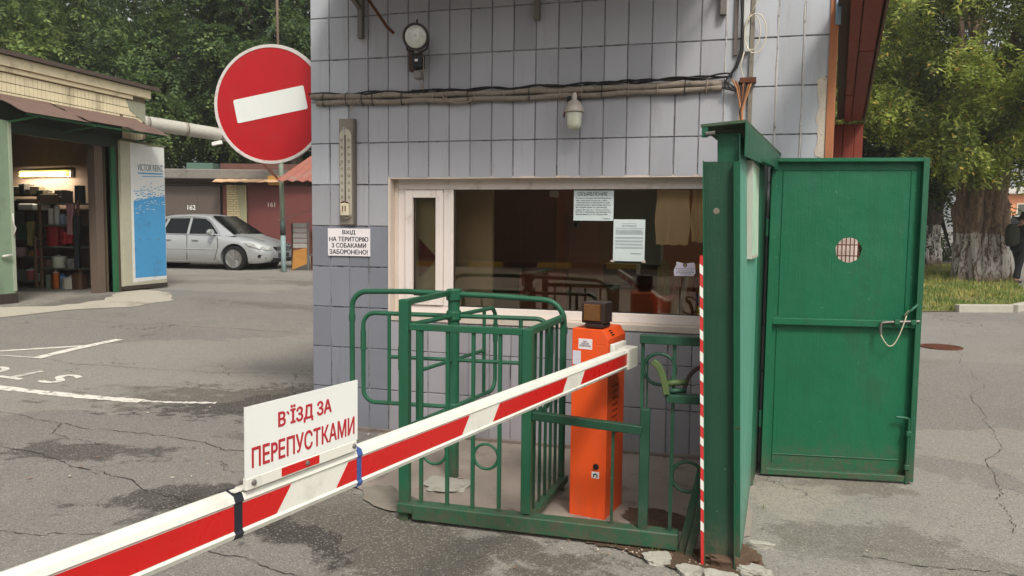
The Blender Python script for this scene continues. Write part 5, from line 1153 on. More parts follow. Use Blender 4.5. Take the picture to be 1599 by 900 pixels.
MB().box(-9.72, -9.69, 6.5, 6.53, 1.2, 1.69).build('leg', DWOOD, t); MB().box(-9.5, -9.47, 6.5, 6.53, 1.2, 1.69).build('leg', DWOOD, t)
rag(-9.5, 6.4, 1.5, .2, .45, (150, 140, 90), 'dirty yellow glove and rag hanging from the rack post', 7)
for k in range(9):
    carton(-10.2+.14*k+.02*(k % 3), 6.7, 1.9+.0*k if k > 4 else 2.02, .18, .2, .1+.05*(k % 3), ((92, 80, 70), (120, 110, 92), (70, 64, 60))[k % 3], ('%s carton in the pile high on the left of the garage wall' % ('flat grey', 'torn cream', 'tilted black', 'small grey', 'creased cream', 'low black', 'long grey', 'open cream', 'last black')[k]), rot=.3*math.sin(k*2))
t = thing('wall_shelf', 'dark board shelf high on the garage wall under the piled cartons', 'shelf', (-9.7, 6.75, 1.9)); MB().box(-10.5, -9.44, 6.55, 6.93, 1.87, 1.9).box(-10.3, -9.5, 6.6, 6.9, 1.99, 2.019).build('board', DWOOD, t)
for x in (-10.3, -9.6): MB().box(x, x+.03, 6.8, 6.93, 1.7, 1.87).build('bracket', DWOOD, t)

# ================================================================ FAR GARAGE ROW
RV_ = Vector((.9646, .2637, 0)); FV = Vector((-.2637, .9646, 0))
TF = Matrix((RV_, FV, Vector((0, 0, 1)))).transposed().to_4x4(); TF.translation = (-15.46, 17.17, 0)
MAR = plain('maroon_door_paint', (104, 54, 50), .6, var=.1, dirt=(70, 40, 38), dirt_amt=.4, streak=True)
BRD = plain('brown_grey_door_paint', (92, 80, 72), .6, var=.1, dirt=(66, 56, 50), dirt_amt=.5, streak=True)
t = thing('numbered_garage', 'low garage with a brown grey door numbered 162 behind the silver car', 'garage', tuple(TF @ Vector((0, 0, .4))))
MB().box(-6, 1.94, .3, 4, .2, 3.02, TF).build('wall', plain('brown_wall', (86, 70, 62), .9), t)
MB().box(-6, 5.6, -.25, 4, 3.03, 3.36, TF).build('concrete_fascia', plain('grey_fascia', (126, 120, 112), .9, var=.25, dirt=(82, 74, 68), dirt_amt=.7, bump=.6), t, bevel=.03)
MB().box(-.3, 1.84, .18, .24, .42, 2.82, TF).build('door', BRD, t, bevel=.004); MB().box(-.3, 1.9, .1, .29, 2.83, 2.9, TF).build('door_lintel', plain('lintel_dark', (60, 50, 46), .8), t); MB().box(-.3, 1.9, .15, .29, 2.93, 3.01, TF).build('batten', plain('batten_brown', (96, 70, 58), .8), t)
MB().box(-.3, 1.84, .172, .179, 2.55, 2.6, TF).box(.75, .78, .172, .179, .42, 2.55, TF).build('door_rib', BRD, t)
text('door_number', '162', WHITE, TF @ Vector((.72, .168, 2.0)), RV_, FZ, .27, .16, t, bold=.03, proud=.004)
t = thing('numbered_garage', 'maroon garage with door number 161 and a yellow brick pier', 'garage', tuple(TF @ Vector((3.5, 0, .4))))
pier = MB().box(2.1, 2.77, .08, .5, .3, 2.86, TF).build('brick_pier', MORT, t)
YB2 = plain('yellow_pier_brick', (200, 184, 142), .85, var=.25, sc=12, dirt=(150, 110, 80), dirt_amt=.6)
bb = MB(); z = .32; k = 0
while z < 2.84:
    x = 2.1-(.11 if k % 2 else 0)
    while x < 2.76: bb.box(max(2.1, x)+.005, min(2.77, x+.22)-.005, .066+random.uniform(-.004, .004), .1, z+.006, z+.072, TF); x += .225
    z += .082; k += 1
o = bb.build('brick', YB2, pier); o['kind'] = 'stuff'
MB().prism([(2.42, 2.84), (2.74, 2.84), (2.74, 1.3), (2.6, 1.5), (2.52, 2.1)], .056, .07, TF).build('render_patch', plain('greenish_render', (150, 146, 116), .9), pier)
MB().box(1.96, 2.09, .1, .4, .3, 2.86, TF).build('door_jamb', plain('red_brown_jamb', (112, 66, 56), .8), t)
MB().box(2.79, 5.6, .15, .2, .4, 2.85, TF).build('door', MAR, t); MB().box(3.9, 3.93, .14, .149, .4, 2.85, TF).box(2.79, 5.6, .14, .149, 2.78, 2.84, TF).build('door_rib', MAR, t); MB().box(2.77, 5.6, .2, .26, .3, 3.0, TF).build('wall', MAR, t)
text('door_number', '161', plain('faded_white', (196, 176, 170), .6), TF @ Vector((3.48, .145, 2.13)), RV_, FZ, .24, .15, t, bold=.03, proud=.004)
vs = []
for i in range(15):
    f = i/14
    for e in (0, 1): vs.append((1.85+2.25*f, -.55+.7*e, 2.92+.24*e+.012*math.sin(i*2.4)+.02*f))
b_ = MB(); b_.add([tuple(TF @ Vector(p)) for p in vs], [(2*i, 2*i+1, 2*i+3, 2*i+2) for i in range(14)]); b_.add([tuple(TF @ Vector((p[0], p[1], p[2]-.015))) for p in vs], [(2*i+2, 2*i+3, 2*i+1, 2*i) for i in range(14)])
b_.build('awning', plain('orange_cream_sheet', (214, 178, 140), .6, var=.2, dirt=(160, 96, 60), dirt_amt=.7, dsc=2), t)
MB().box(3.62, 4.0, -.3, .1, 2.86, 3.16, TF).build('orange_box', plain('ochre_box', (206, 158, 86), .7), t)
MB().box(.7, 1.6, .2, .8, 3.37, 3.6, TF).build('roof_crate', plain('green_crate', (84, 110, 96), .8), t); MB().box(1.7, 4.8, .6, .75, 3.37, 3.62, TF).build('parapet', plain('red_brown_parapet', (104, 70, 62), .9, var=.3), t)
# corrugated lean-to roof on the right
t = thing('corrugated_roof', 'rusty red corrugated lean-to roof beside the corner of the gatehouse', 'roof', (-6.6, 12.6, .35))
def atD(cx, D, z): v = Vector((2.8768, -5.0021, 0))+RV_*cx+FV*D; return Vector((v.x, v.y, z))
vs = []; NN = 40
for i in range(NN+1):
    f = i/NN
    for e in range(5):
        g_ = e/4; a = atD(-5.72+2.4*f+.5*g_*(1-f), 18.6+1.5*g_, 2.57+.75*g_-.02*f); vs.append((a.x, a.y, a.z+.022*math.sin(i*PI*.5)))
fs = [(5*i+e, 5*i+e+1, 5*i+e+6, 5*i+e+5) for i in range(NN) for e in range(4)]
b_ = MB(); b_.add(vs, fs); b_.add([(x, y, z-.012) for x, y, z in vs], [f[::-1] for f in fs]); b_.build('sheet', plain('rust_red_corrugated', (150, 92, 78), .8, var=.25, dirt=(130, 122, 110), dirt_amt=.8, dsc=1.3), t)
a, c = atD(-5.5, 18.8, 2.5), atD(-3.2, 18.8, 2.48); MB().bar(a, c, .08, .1).build('beam', DWOOD, t)
for cx in (-4.2, -3.4): a = atD(cx, 18.85, 2.46); MB().box(a.x-.04, a.x+.04, a.y-.04, a.y+.04, .3, 2.46).build('post', DWOOD, t)
# scrap enclosure under it
t = thing('scrap_enclosure', 'patched fence of grey corrugated scrap and a yellow board beside the pole', 'fence', tuple(atD(-5.4, 19.6, .34)))
a = atD(-5.62, 19.7, 0)
TS = Matrix((RV_, FV, Vector((0, 0, 1)))).transposed().to_4x4(); TS.translation = a
for k in range(5): MB().box(.0, .36, -.02+.01*(k % 2), .0+.01*(k % 2), .92+.13*k, 1.035+.13*k, TS).build('slat', plain('pale_grey_slat', (150, 148, 142), .7, var=.2, rnd=.1), t, bevel=.01)
MB().prism([(-.02, .36), (.36, .52), (.36, .93), (.02, .86)], -.05, -.02, TS).build('yellow_board', plain('ochre_board2', (176, 124, 60), .8, dirt=(110, 76, 50), dirt_amt=.6), t)
MB().box(-.04, 0, -.02, .02, .3, 1.55, TS).build('post', DWOOD, t); MB().box(.37, .42, -.02, .02, .3, 1.6, TS).build('post', STEEL, t); MB().box(.42, .9, .1, .14, .3, 1.35, TS).build('red_panel', RUST, t)
b_ = MB(); b_.tube([TS @ Vector(p) for p in ((-.3, -.3, 1.62), (.9, -.1, 2.0))], .008, 5); b_.tube([TS @ Vector(p) for p in ((.42, .0, .75), (.9, -.2, .72))], .02, 5); b_.build('wire', STEEL, t)
# pole
t = thing('utility_pole', 'thin pale green metal pole standing beside the front of the silver car', 'pole', (-7.62, 11.9, .33))
MB().tube([(-7.62, 11.9, .1), (-7.64, 11.9, 1.25)], .062, 10).build('lower_tube', plain('pale_blue_pole', (132, 152, 150), .6, dirt=(90, 80, 70), dirt_amt=.6), t, smooth=True)
MB().tube([(-7.64, 11.9, 1.25), (-7.645, 11.9, 1.62)], .066, 10).build('dark_band', plain('dark_pole_band', (58, 68, 64), .6), t, smooth=True); MB().tube([(-7.645, 11.9, 1.62), (-7.70, 11.9, 4.3)], .06, 10).build('upper_tube', plain('green_grey_pole', (138, 150, 132), .6, dirt=(90, 80, 70), dirt_amt=.5), t, smooth=True)
MB().tube([(-7.70, 11.9, 4.3), (-7.75, 11.9, 9.0)], .032, 8).build('mast', plain('brown_mast', (120, 100, 84), .7), t, smooth=True); MB().bar((-8.2, 11.9, 3.05), (-7.67, 11.9, 2.55), .05, .05).build('strut', RUST, t)
# pipe and camera
t = thing('heating_pipe', 'thick pale insulated pipe crossing high behind the garages', 'pipe', (-12.6, 15.4, 3.4))
PI_ = plain('pipe_wrap', (176, 172, 160), .7, var=.15, dirt=(120, 112, 98), dirt_amt=.6, dsc=2)
b_ = MB(); pts = [Vector((-13.9, 11.6, 4.42)), Vector((-13.16, 13.72, 4.38)), Vector((-12.35, 16.0, 4.3)), Vector((-11.0, 17.6, 4.2)), Vector((-8.6, 18.3, 4.0)), Vector((-6.5, 18.9, 3.9))]
b_.tube(pts, .2, 12); b_.build('pipe', PI_, t, smooth='auto')
for k in range(1, 5):
    for s in (0, .5):
        q = pts[k].lerp(pts[min(k+1, 5)], s); d = (pts[min(k+1, 5)]-pts[k-1]).normalized()*.05; MB().tube([q-d, q+d], .208, 12).build('band', plain('pipe_band', (140, 132, 118), .6), t, smooth=True)
for p in (pts[0], pts[5]): MB().box(p.x-.06, p.x+.06, p.y-.06, p.y+.06, .3, p.z-.18).build('support', RUST, t)
t = thing('security_camera', 'small white bullet camera hung under the pale pipe left of the round sign', 'camera', (-12.34, 15.9, 4.0))
MB().bar((-12.46, 15.72, 3.98), (-12.18, 15.84, 4.05), .12, .11).build('housing', WHITE, t, bevel=.01); MB().tube([(-12.3, 15.85, 4.06), (-12.33, 15.9, 4.16)], .02, 6).build('bracket', WHITE, t); MB().tube([(-12.467, 15.717, 3.978), (-12.478, 15.712, 3.976)], .035, 10).build('lens', BLACK, t)

# ================================================================ CAR
def car(loc, ang, paint, label, plate=True, scale=1.0):
    t = thing('parked_car', label, 'car', loc)
    T = Matrix.Translation(loc) @ Matrix.Rotation(ang, 4, 'Z') @ Matrix.Scale(scale, 4)
    GL = MC.get('car_glass') or plain('car_glass', (14, 16, 18), .08, var=.05, spec=.35, bump=0, flat=True); BT = BLACK; CH = plain('chrome', (200, 200, 200), .22, .9, var=.03, bump=0, flat=True); TY_ = plain('tyre', (24, 23, 22), .9)
    # stations x, half width, underside, sill out, shoulder z, centre top z
    st = [(.0, .62, .42, .60, .78), (.06, .74, .30, .66, .92), (.3, .84, .22, .80, 1.0), (.9, .885, .2, .92, 1.03), (1.6, .9, .19, .93, 1.0), (2.4, .9, .19, .92, .97), (3.1, .9, .19, .90, .97), (3.45, .895, .19, .87, .975), (3.85, .88, .2, .80, .90), (4.2, .84, .2, .70, .815), (4.42, .75, .22, .62, .73), (4.54, .62, .26, .56, .64), (4.6, .5, .33, .5, .56)]
    prof_ = lambda w, zb, zs, zt: [(0, zb), (w*.9, zb), (w*.97, zb+.06), (w, zb+(zs-zb)*.4), (w*.985, zb+(zs-zb)*.72), (w*.955, zs-.02), (w*.91, zs+.02), (w*.62, zs+(zt-zs)*.78), (0, zt)]
    vs = []; nP = 16
    for x, w, zb, zs, zt in st:
        h = prof_(w, zb, zs, zt); full = h+[(-a, b) for a, b in h[1:-1]][::-1]; vs += [(x, p[0], p[1]) for p in full]
    fs = [(i*nP+k, i*nP+(k+1) % nP, (i+1)*nP+(k+1) % nP, (i+1)*nP+k) for i in range(len(st)-1) for k in range(nP)]
    fs += [tuple(range(nP))[::-1], tuple((len(st)-1)*nP+k for k in range(nP))]
    bd = MB().add(vs, fs, T).build('body', paint, t, smooth='auto')
    # cut the wheel arches
    for wx in (.98, 3.70):
        co = MB().lathe((0, 0, 0), [(.375, -1.2), (.375, 1.2)], 32, 'Y', T @ Matrix.Translation((wx, 0, .33))).build('cut_tmp', paint, t)
        md = bd.modifiers.new('cut', 'BOOLEAN'); md.object = co; md.solver = 'EXACT'
        dg = bpy.context.evaluated_depsgraph_get(); dg.update(); nm = bpy.data.meshes.new_from_object(bd.evaluated_get(dg)); bd.modifiers.clear(); bd.data = nm; bpy.data.objects.remove(co)
        MB().lathe((0, 0, 0), [(.36, -.6), (.36, .6)], 20, 'Y', T @ Matrix.Translation((wx, 0, .37))).build('wheel_well', BT, t)
    # cabin
    cab_ = [(.55, 1.0, .70), (1.15, 1.33, .60), (1.7, 1.43, .575), (2.4, 1.46, .57), (2.85, 1.41, .575), (3.62, .94, .72)]   # x, top z, top half width
    def bz(x): return .90
    vs = []; xs_b = [.42, 1.02, 1.65, 2.4, 3.02, 3.66]
    for (x, z, w), xb in zip(cab_, xs_b):
        wb = .845 if .5 < xb < 3.5 else .76
        vs += [(xb, -wb, bz(xb)), (x, -w, z-.03), (x, -w*.8, z), (x, w*.8, z), (x, w, z-.03), (xb, wb, bz(xb))]
    fs = [(i*6+k, i*6+k+1, (i+1)*6+k+1, (i+1)*6+k) for i in range(5) for k in range(5)]+[(0, 5, 4, 3, 2, 1), tuple(30+k for k in range(6))]
    MB().add(vs, fs, T).build('roof', paint, t, smooth='auto')
    # side glass
    for s in (-1, 1):
        def gp_(x, z, off=.006):   # a point on the side of the cabin
            f = (z-.9)/(1.40-.9); w = .845+(.585-.845)*f; return (x, s*(w+off+.012), z)
        def pane(poly, nm='side_window'):
            b_ = MB(); b_.add([gp_(*p) for p in poly]+[gp_(p[0], p[1], -.01) for p in poly], [tuple(range(len(poly))), tuple(range(len(poly), 2*len(poly)))]+[(i, (i+1) % len(poly), len(poly)+(i+1) % len(poly), len(poly)+i) for i in range(len(poly))], T); return b_.build(nm, GL, t)
        pane([(1.62, .955), (2.32, .95), (2.30, 1.345), (1.72, 1.335)]); pane([(2.40, .95), (3.22, .955), (2.92, 1.24), (2.74, 1.33), (2.38, 1.35)]); pane([(1.0, .98), (1.55, .96), (1.62, 1.32), (1.35, 1.24)])
        b_ = MB(); b_.tube([T @ Vector(gp_(x, z, .01)) for x, z in ((.95, .94), (1.6, .925), (2.4, .92), (3.3, .925))], .009, 5); b_.tube([T @ Vector(gp_(x, z, .012)) for x, z in ((3.32, .93), (2.96, 1.27), (2.75, 1.37), (2.3, 1.385), (1.7, 1.37), (1.2, 1.24))], .008, 5); b_.build('window_trim', CH, t)
        def sd(x, z, off=.004): return (x, s*(.9-.002*abs(x-2.2)**2+off), z)
        b_ = MB()
        for ln in ([(2.36, .93), (2.36, .26)], [(3.24, .90), (3.26, .62), (3.16, .27)], [(1.60, .92), (1.58, .70), (1.36, .52)]):
            b_.tube([T @ Vector((x, s*(.884 if z > .85 else .9), z)) for x, z in ln], .006, 4)
        b_.build('door_gap', BT, t)
        MB().tube([T @ Vector((x, s*.893, .55)) for x in (1.5, 2.3, 3.2)], .016, 6).build('rub_strip', paint, t); MB().tube([T @ Vector((x, s*.865, .235)) for x in (1.4, 2.3, 3.28)], .016, 6).build('sill_trim', CH, t)
        for x in (2.52, 1.72): MB().tube([T @ Vector((x, s*.905, .785)), T @ Vector((x+.17, s*.905, .79))], .016, 6).build('door_handle', paint, t)
        m_ = MB(); m_.lathe((0, 0, 0), [(.0, -.05), (.07, -.045), (.088, .0), (.08, .05), (.0, .07)], 12, 'X', T @ Matrix.Translation((3.12, s*1.0, .985)) @ Matrix.Scale(1.3, 4, (0, 1, 0))); m_.bar(T @ Vector((3.16, s*.84, .93)), T @ Vector((3.13, s*.97, .95)), .06, .04); m_.build('mirror', paint, t, smooth='auto')
        for wx in (.98, 3.70):
            Tw = T @ Matrix.Translation((wx, s*.80, .32)) @ Matrix.Scale(s, 4, (0, 1, 0))
            wh = MB().lathe((0, 0, 0), [(.2, -.1), (.31, -.1), (.325, -.06), (.325, .06), (.31, .09), (.235, .1), (.228, .07)], 32, 'Y', Tw).build('wheel', TY_, t, smooth='auto')
            rm_ = MB(); rm_.lathe((0, 0, 0), [(.232, .085), (.232, .097), (.212, .097), (.205, .02)], 32, 'Y', Tw)
            for k in range(5):
                a = 2*PI*k/5+.3
                for da in (-.2, .2): rm_.bar(Tw @ Vector((.03*math.cos(a), .09, .03*math.sin(a))), Tw @ Vector((.215*math.cos(a+da), .085, .215*math.sin(a+da))), .026, .03, T.to_3x3() @ Vector((0, 1, 0)))
            rm_.lathe((0, 0, 0), [(.0, .098), (.045, .096), (.05, .08)], 16, 'Y', Tw); rm_.build('rim', CH, wh); MB().lathe((0, 0, 0), [(.0, .02), (.225, .02), (.225, .0)], 24, 'Y', Tw).build('hub_shadow', BT, wh)
    # windscreen, rear window
    def quad_(pts, off): 
        a, b, c, d = [Vector(p) for p in pts]; nrm = (b-a).cross(c-a).normalized()*off
        return MB().add([a+nrm, b+nrm, c+nrm, d+nrm, a, b, c, d], [(0, 1, 2, 3), (7, 6, 5, 4), (0, 4, 5, 1), (1, 5, 6, 2), (2, 6, 7, 3), (3, 7, 4, 0)], T)
    quad_([(3.60, -.70, .93), (3.60, .70, .93), (2.90, .53, 1.395), (2.90, -.53, 1.395)], .02).build('windscreen', GL, t); quad_([(.50, .64, .98), (.50, -.64, .98), (1.12, -.5, 1.315), (1.12, .5, 1.315)], .02).build('rear_window', GL, t)
    # hood lines, lights, grille
    LT = plain('headlight_glass', (206, 208, 206), .1, .3, var=.25, sc=20, spec=1, bump=0)
    for s in (-1, 1):
        hl = MB().add([(3.98, s*.872, .755), (4.22, s*.835, .725), (4.44, s*.735, .665), (4.56, s*.56, .625), (4.60, s*.46, .56), (4.52, s*.66, .545), (4.36, s*.79, .575), (4.12, s*.865, .655), (4.15, s*.79, .77), (4.42, s*.6, .70)], [(0, 1, 7), (1, 2, 6, 7), (2, 3, 5, 6), (3, 4, 5), (0, 8, 1), (8, 9, 2, 1), (9, 3, 2)], T).build('headlight', LT, t)
        MB().lathe((0, 0, 0), [(.0, .03), (.05, .02), (.06, 0)], 12, 'X', T @ Matrix.Translation((4.46, s*.62, .605))).build('reflector', CH, hl); MB().add([(4.33, s*.82, .36), (4.50, s*.66, .34), (4.53, s*.62, .42), (4.36, s*.82, .43), (4.46, s*.6, .35)], [(0, 1, 2, 3), (1, 4, 2)], T).build('fog_lamp', BT, t)
        MB().box(-.005, .03, s*.8-.1, s*.8+.02, .66, .85, T @ Matrix.Translation((.06, -s*.1, 0))).build('tail_light', plain('tail_red', (150, 20, 20), .2), t)
    MB().prism([(-.36, .50), (.36, .50), (.42, .63), (-.42, .63)], 4.54, 4.6, T, axis='X').build('grille', BT, t)
    b_ = MB(); 
    for z in (.53, .565, .6): b_.box(4.6, 4.612, -.34, .34, z, z+.012, T)
    b_.lathe((0, 0, 0), [(.0, .02), (.05, .018), (.06, .0)], 16, 'X', T @ Matrix.Translation((4.6, 0, .575))); b_.build('grille_bars', CH, t)
    MB().box(4.52, 4.6, -.5, .5, .24, .34, T).build('lower_intake', BT, t); MB().box(4.6, 4.615, -.26, .26, .36, .47, T).build('number_plate', plain('plate_grey', (70, 70, 74), .4), t)
    b_ = MB()
    for s in (-1, 1): b_.tube([T @ Vector((x, s*y, z)) for x, y, z in ((3.55, .66, .945), (4.0, .60, .868), (4.35, .50, .77))], .005, 4)
    b_.build('bonnet_gap', BT, t); MB().tube([T @ Vector((3.61, -.6, .95)), T @ Vector((3.45, .05, 1.05))], .006, 4).build('wiper', BT, t); MB().tube([T @ Vector((3.61, .0, .955)), T @ Vector((3.45, .6, 1.05))], .006, 4).build('wiper', BT, t)
    return t
SIL = plain('silver_car_paint', (176, 178, 178), .3, .4, var=.02, bump=0, spec=.7, flat=True)
hd = math.radians(2.5); c_, s_n = math.cos(hd), math.sin(hd)
wx, wy = 3.70, -.80
car((-9.125-(wx*c_-wy*s_n), 12.069-(wx*s_n+wy*c_), .315), hd, SIL, 'silver hatchback parked before the garage numbered 162')

# ================================================================ TREES
def leaf_mat(name, dark, mid, light, sc=.5, warm=None):
    s = NT(name); g = s.t.nodes.new('ShaderNodeNewGeometry'); r = g.outputs['Random Per Island']
    col = s.mix(s.step(s.noise(sc, 3, .6), .35, .65), srgb(*dark), srgb(*mid)); col = s.mix(s.math('MULTIPLY', s.step(r, .3, 1.0), s.step(s.noise(sc*1.7, 2), .38, .68)), col, srgb(*light))
    if warm: col = s.mix(s.step(r, .965, .99), col, srgb(*warm))
    s.base(col); s.rough(.55); s.b.inputs['Specular IOR Level'].default_value = .3
    tr = s.n('BsdfTranslucent', None, Color=col); mx = s.n('MixShader', None, _0=.45, _1=s.b.outputs[0], _2=tr.outputs[0]); s.t.links.new(mx.outputs[0], s.out.inputs['Surface']); return s.m
def leaves(name, C, U, Vv, A, B, m, parent):
    n = len(C); o0 = np.array(root_loc(parent)); C = C-o0
    nrm = np.cross(U, Vv); V4 = np.empty((n, 4, 3)); V4[:, 0] = C; V4[:, 1] = C+U*A*.45+Vv*B*.5+nrm*B*.12; V4[:, 2] = C+U*A; V4[:, 3] = C+U*A*.45-Vv*B*.5+nrm*B*.12
    me = bpy.data.meshes.new(name); me.vertices.add(4*n); me.vertices.foreach_set('co', V4.ravel()); me.loops.add(4*n); me.loops.foreach_set('vertex_index', np.arange(4*n, dtype=np.int32)); me.polygons.add(n)
    me.polygons.foreach_set('loop_start', np.arange(0, 4*n, 4, dtype=np.int32)); me.polygons.foreach_set('loop_total', np.full(n, 4, dtype=np.int32)); me.materials.append(m); me.update(calc_edges=True); me.validate()
    return mesh_obj(name, me, parent)
def unit(a): return a/np.maximum(np.linalg.norm(a, axis=1, keepdims=True), 1e-9)
def crown(parent, blobs, nclump, cr, nspray, m, leaf=(.1, .04), spray=.32, nl=9, droop=.5, seed=1):
    r = np.random.default_rng(seed); cs = []
    vol = np.array([b[3]*b[4]*b[5] for b in blobs])**(2/3); pick = r.choice(len(blobs), nclump, p=vol/vol.sum())
    B_ = np.array(blobs)[pick]; d = unit(r.normal(size=(nclump, 3))); rad = r.uniform(.35, 1.0, (nclump, 1))**.45
    cc = B_[:, :3]+d*rad*B_[:, 3:6]
    out = unit(d*np.array([1, 1, .7]))
    k = np.repeat(np.arange(nclump), nspray); n = len(k); csz = cr*r.uniform(.6, 1.35, (nclump, 1))
    dd = unit(r.normal(size=(n, 3))); base = cc[k]+dd*csz[k]*r.uniform(0, 1, (n, 1))**.5*np.array([1, 1, .62])
    ax = unit(dd*.7+out[k]*.5+np.array([0, 0, -droop])+r.normal(size=(n, 3))*.35)
    sd_ = unit(np.cross(ax, r.normal(size=(n, 3))*.5+np.array([0, 0, 1.0])))
    # leaflets along each spray
    j = np.tile(np.arange(nl), n); kk = np.repeat(np.arange(n), nl); f = (j//2+.5)/(nl/2); sg = np.where(j % 2, 1, -1)[:, None]
    up = np.cross(sd_, ax)
    C = base[kk]+ax[kk]*spray*f[:, None]-np.array([0, 0, 1])*(spray*.25*f[:, None]**2)
    U = unit(ax[kk]*.6+sd_[kk]*sg+r.normal(size=(len(kk), 3))*.25+np.array([0, 0, -.15])); N_ = unit(up[kk]+r.normal(size=(len(kk), 3))*.35); Vv = unit(np.cross(N_, U))
    A = leaf[0]*r.uniform(.65, 1.25, (len(kk), 1)); Bw = leaf[1]*r.uniform(.7, 1.3, (len(kk), 1))
    leaves('crown', C, U, Vv, A, Bw, m, parent)
    return cc
def bark_mat(name, c, white=None):
    s = NT(name); v = s.scale(s.pos, (1, 1, .22)); vv = s.n('VectorMath', {'operation': 'ADD'}, _0=v, _1=s.n('VectorMath', {'operation': 'SCALE'}, _0=s.n('TexNoise', None, Vector=s.pos, Scale=3.0).outputs['Color'], Scale=.25).outputs[0]).outputs[0]
    h = s.noise(9, 8, .7, vv); col = s.mix(s.step(h, .38, .62), tuple(x*.35 for x in srgb(*c)[:3])+(1,), srgb(*c))
    if white:
        z = s.n('SeparateXYZ', None, Vector=s.pos).outputs[2]; zz = s.math('ADD', z, s.math('MULTIPLY', s.noise(5, 6, .7), .3))
        w_ = s.math('MULTIPLY', s.step(zz, white+.03, white), s.math('MULTIPLY', s.step(h, .42, .55), s.step(zz, white-1.35, white-.85))); col = s.mix(s.math('MULTIPLY', w_, .85), col, srgb(206, 202, 194))
    s.base(col); s.rough(.95); s.bump(h, 1.0, .09); return s.m
from mathutils import noise as MN
def trunk(parent, base, r0, h, m, r1=None, lean=(0, 0), seg=40, rings=34, gn=.14, name='trunk', flare=.35):
    vs = []; r1 = r1 or r0*.8
    for i in range(rings+1):
        f = i/rings; z = h*f
        for k in range(seg):
            a = 2*PI*k/seg; R = (r0+(r1-r0)*f)*(1+flare*math.exp(-f*6))
            p = Vector((math.cos(a)*1.6, math.sin(a)*1.6, z*.45))+Vector(base)
            R *= 1+gn*MN.fractal(p*1.3, 1.0, 2.0, 4)+gn*.8*MN.noise(Vector((math.cos(a)*4, math.sin(a)*4, z*.5)))+gn*.55*(abs(math.sin(a*8+2.5*MN.noise(p)))**.6-.6)
            vs.append((base[0]+lean[0]*f+R*math.cos(a), base[1]+lean[1]*f+R*math.sin(a), base[2]-.1+z))
    fs = [(i*seg+k, i*seg+(k+1) % seg, (i+1)*seg+(k+1) % seg, (i+1)*seg+k) for i in range(rings) for k in range(seg)]; fs.append(tuple(rings*seg+k for k in range(seg)))
    return MB().add(vs, fs).build(name, m, parent, smooth=True)
def limbs(parent, top, cc, m, n=14, r=.14, seed=1):
    rd = random.Random(seed); tr = None; top = Vector(top)
    for q in rd.sample(range(len(cc)), min(n, len(cc))):
        e = Vector(cc[q]); mid = top.lerp(e, .5)+Vector((rd.uniform(-.4, .4), rd.uniform(-.4, .4), rd.uniform(-.1, .5)))
        MB().tube([top+Vector((0, 0, -.3)), top.lerp(mid, .5)+Vector((0, 0, .15)), mid, mid.lerp(e, .6), e], [r, r*.75, r*.5, r*.3, r*.12], 7).build('limb', m, parent, smooth=True)
BKD = bark_mat('dark_bark', (96, 80, 66)); BKW = bark_mat('whitewashed_bark', (146, 120, 98), 1.62)
LFL = leaf_mat('left_tree_leaf', (66, 88, 48), (122, 144, 76), (184, 198, 114), .4)
LFL2 = leaf_mat('deep_green_leaf', (58, 78, 50), (100, 124, 70), (150, 170, 100), .4)
LFR = leaf_mat('yellow_green_leaf', (54, 70, 24), (138, 152, 58), (206, 212, 112), .9, (206, 170, 84))
LFRD = leaf_mat('shaded_green_leaf', (44, 56, 24), (76, 92, 40), (120, 134, 62), .7)
def bigtree(x, y, label, m, blobs, nc, seed, r0=.3, h=4, leaf=(.2, .1), spray=.5, nl=7, nsp=22, cr=.8, name='leafy_tree', group=None, bark=None):
    z = gz(x, y); t = thing(name, label, 'tree', (x, y, z), group)
    b = [(x+bx, y+by, bz, rx, ry, rz) for bx, by, bz, rx, ry, rz in blobs]
    trunk(t, (x, y, z), r0, h, bark or BKD, seg=16, rings=12, gn=.08); cc = crown(t, b, nc, cr, nsp, m, leaf, spray, nl, .35, seed); limbs(t, (x, y, z+h), cc, bark or BKD, 10, r0*.5, seed)
    return t
G_ = 'trees behind the garages'
for i, (cx, D, zc, R_, m, lab, lo) in enumerate((
        (-19.5, 27, 8.0, 4.4, LFL, 'large green tree rising behind the left end of the cream garage roof', 0), (-15.0, 30, 8.6, 4.6, LFL2, 'tall dark green tree behind the middle of the cream garage roof', 0),
        (-11.6, 32, 8.4, 4.4, LFL, 'light green tree crown right behind the corner of the cream garage', 0), (-8.4, 30, 9.2, 4.0, LFL2, 'darker green tree rising behind the round no entry sign', 0), (-14.2, 38, 6.2, 4.2, LFL2, 'low dense tree filling the gap over the garage numbered 162', 0),
        (-10.0, 37, 5.6, 3.6, LFL2, 'low dark tree directly over the maroon garage row', 0), (-22.5, 36, 9.5, 4.5, LFL2, 'farthest tree seen over the left edge of the cream garage', 0), (-5.5, 33, 8.5, 3.5, LFL, 'green tree half hidden behind the tiled gatehouse corner', 0))):
    p = atD(cx, D, 0)
    bigtree(p.x, p.y, lab, m, [(0, 0, zc, R_, R_*.8, R_*.85), (-R_*.45, -.5, zc-1.2, R_*.6, R_*.6, R_*.6), (R_*.5, .4, zc+1.3, R_*.6, R_*.6, R_*.6), (R_*.3, -.8, zc-2.2, R_*.5, R_*.5, R_*.5)], 300, 40+i, leaf=(.17, .09), spray=.5, nl=9, nsp=19, cr=.66, group=G_)
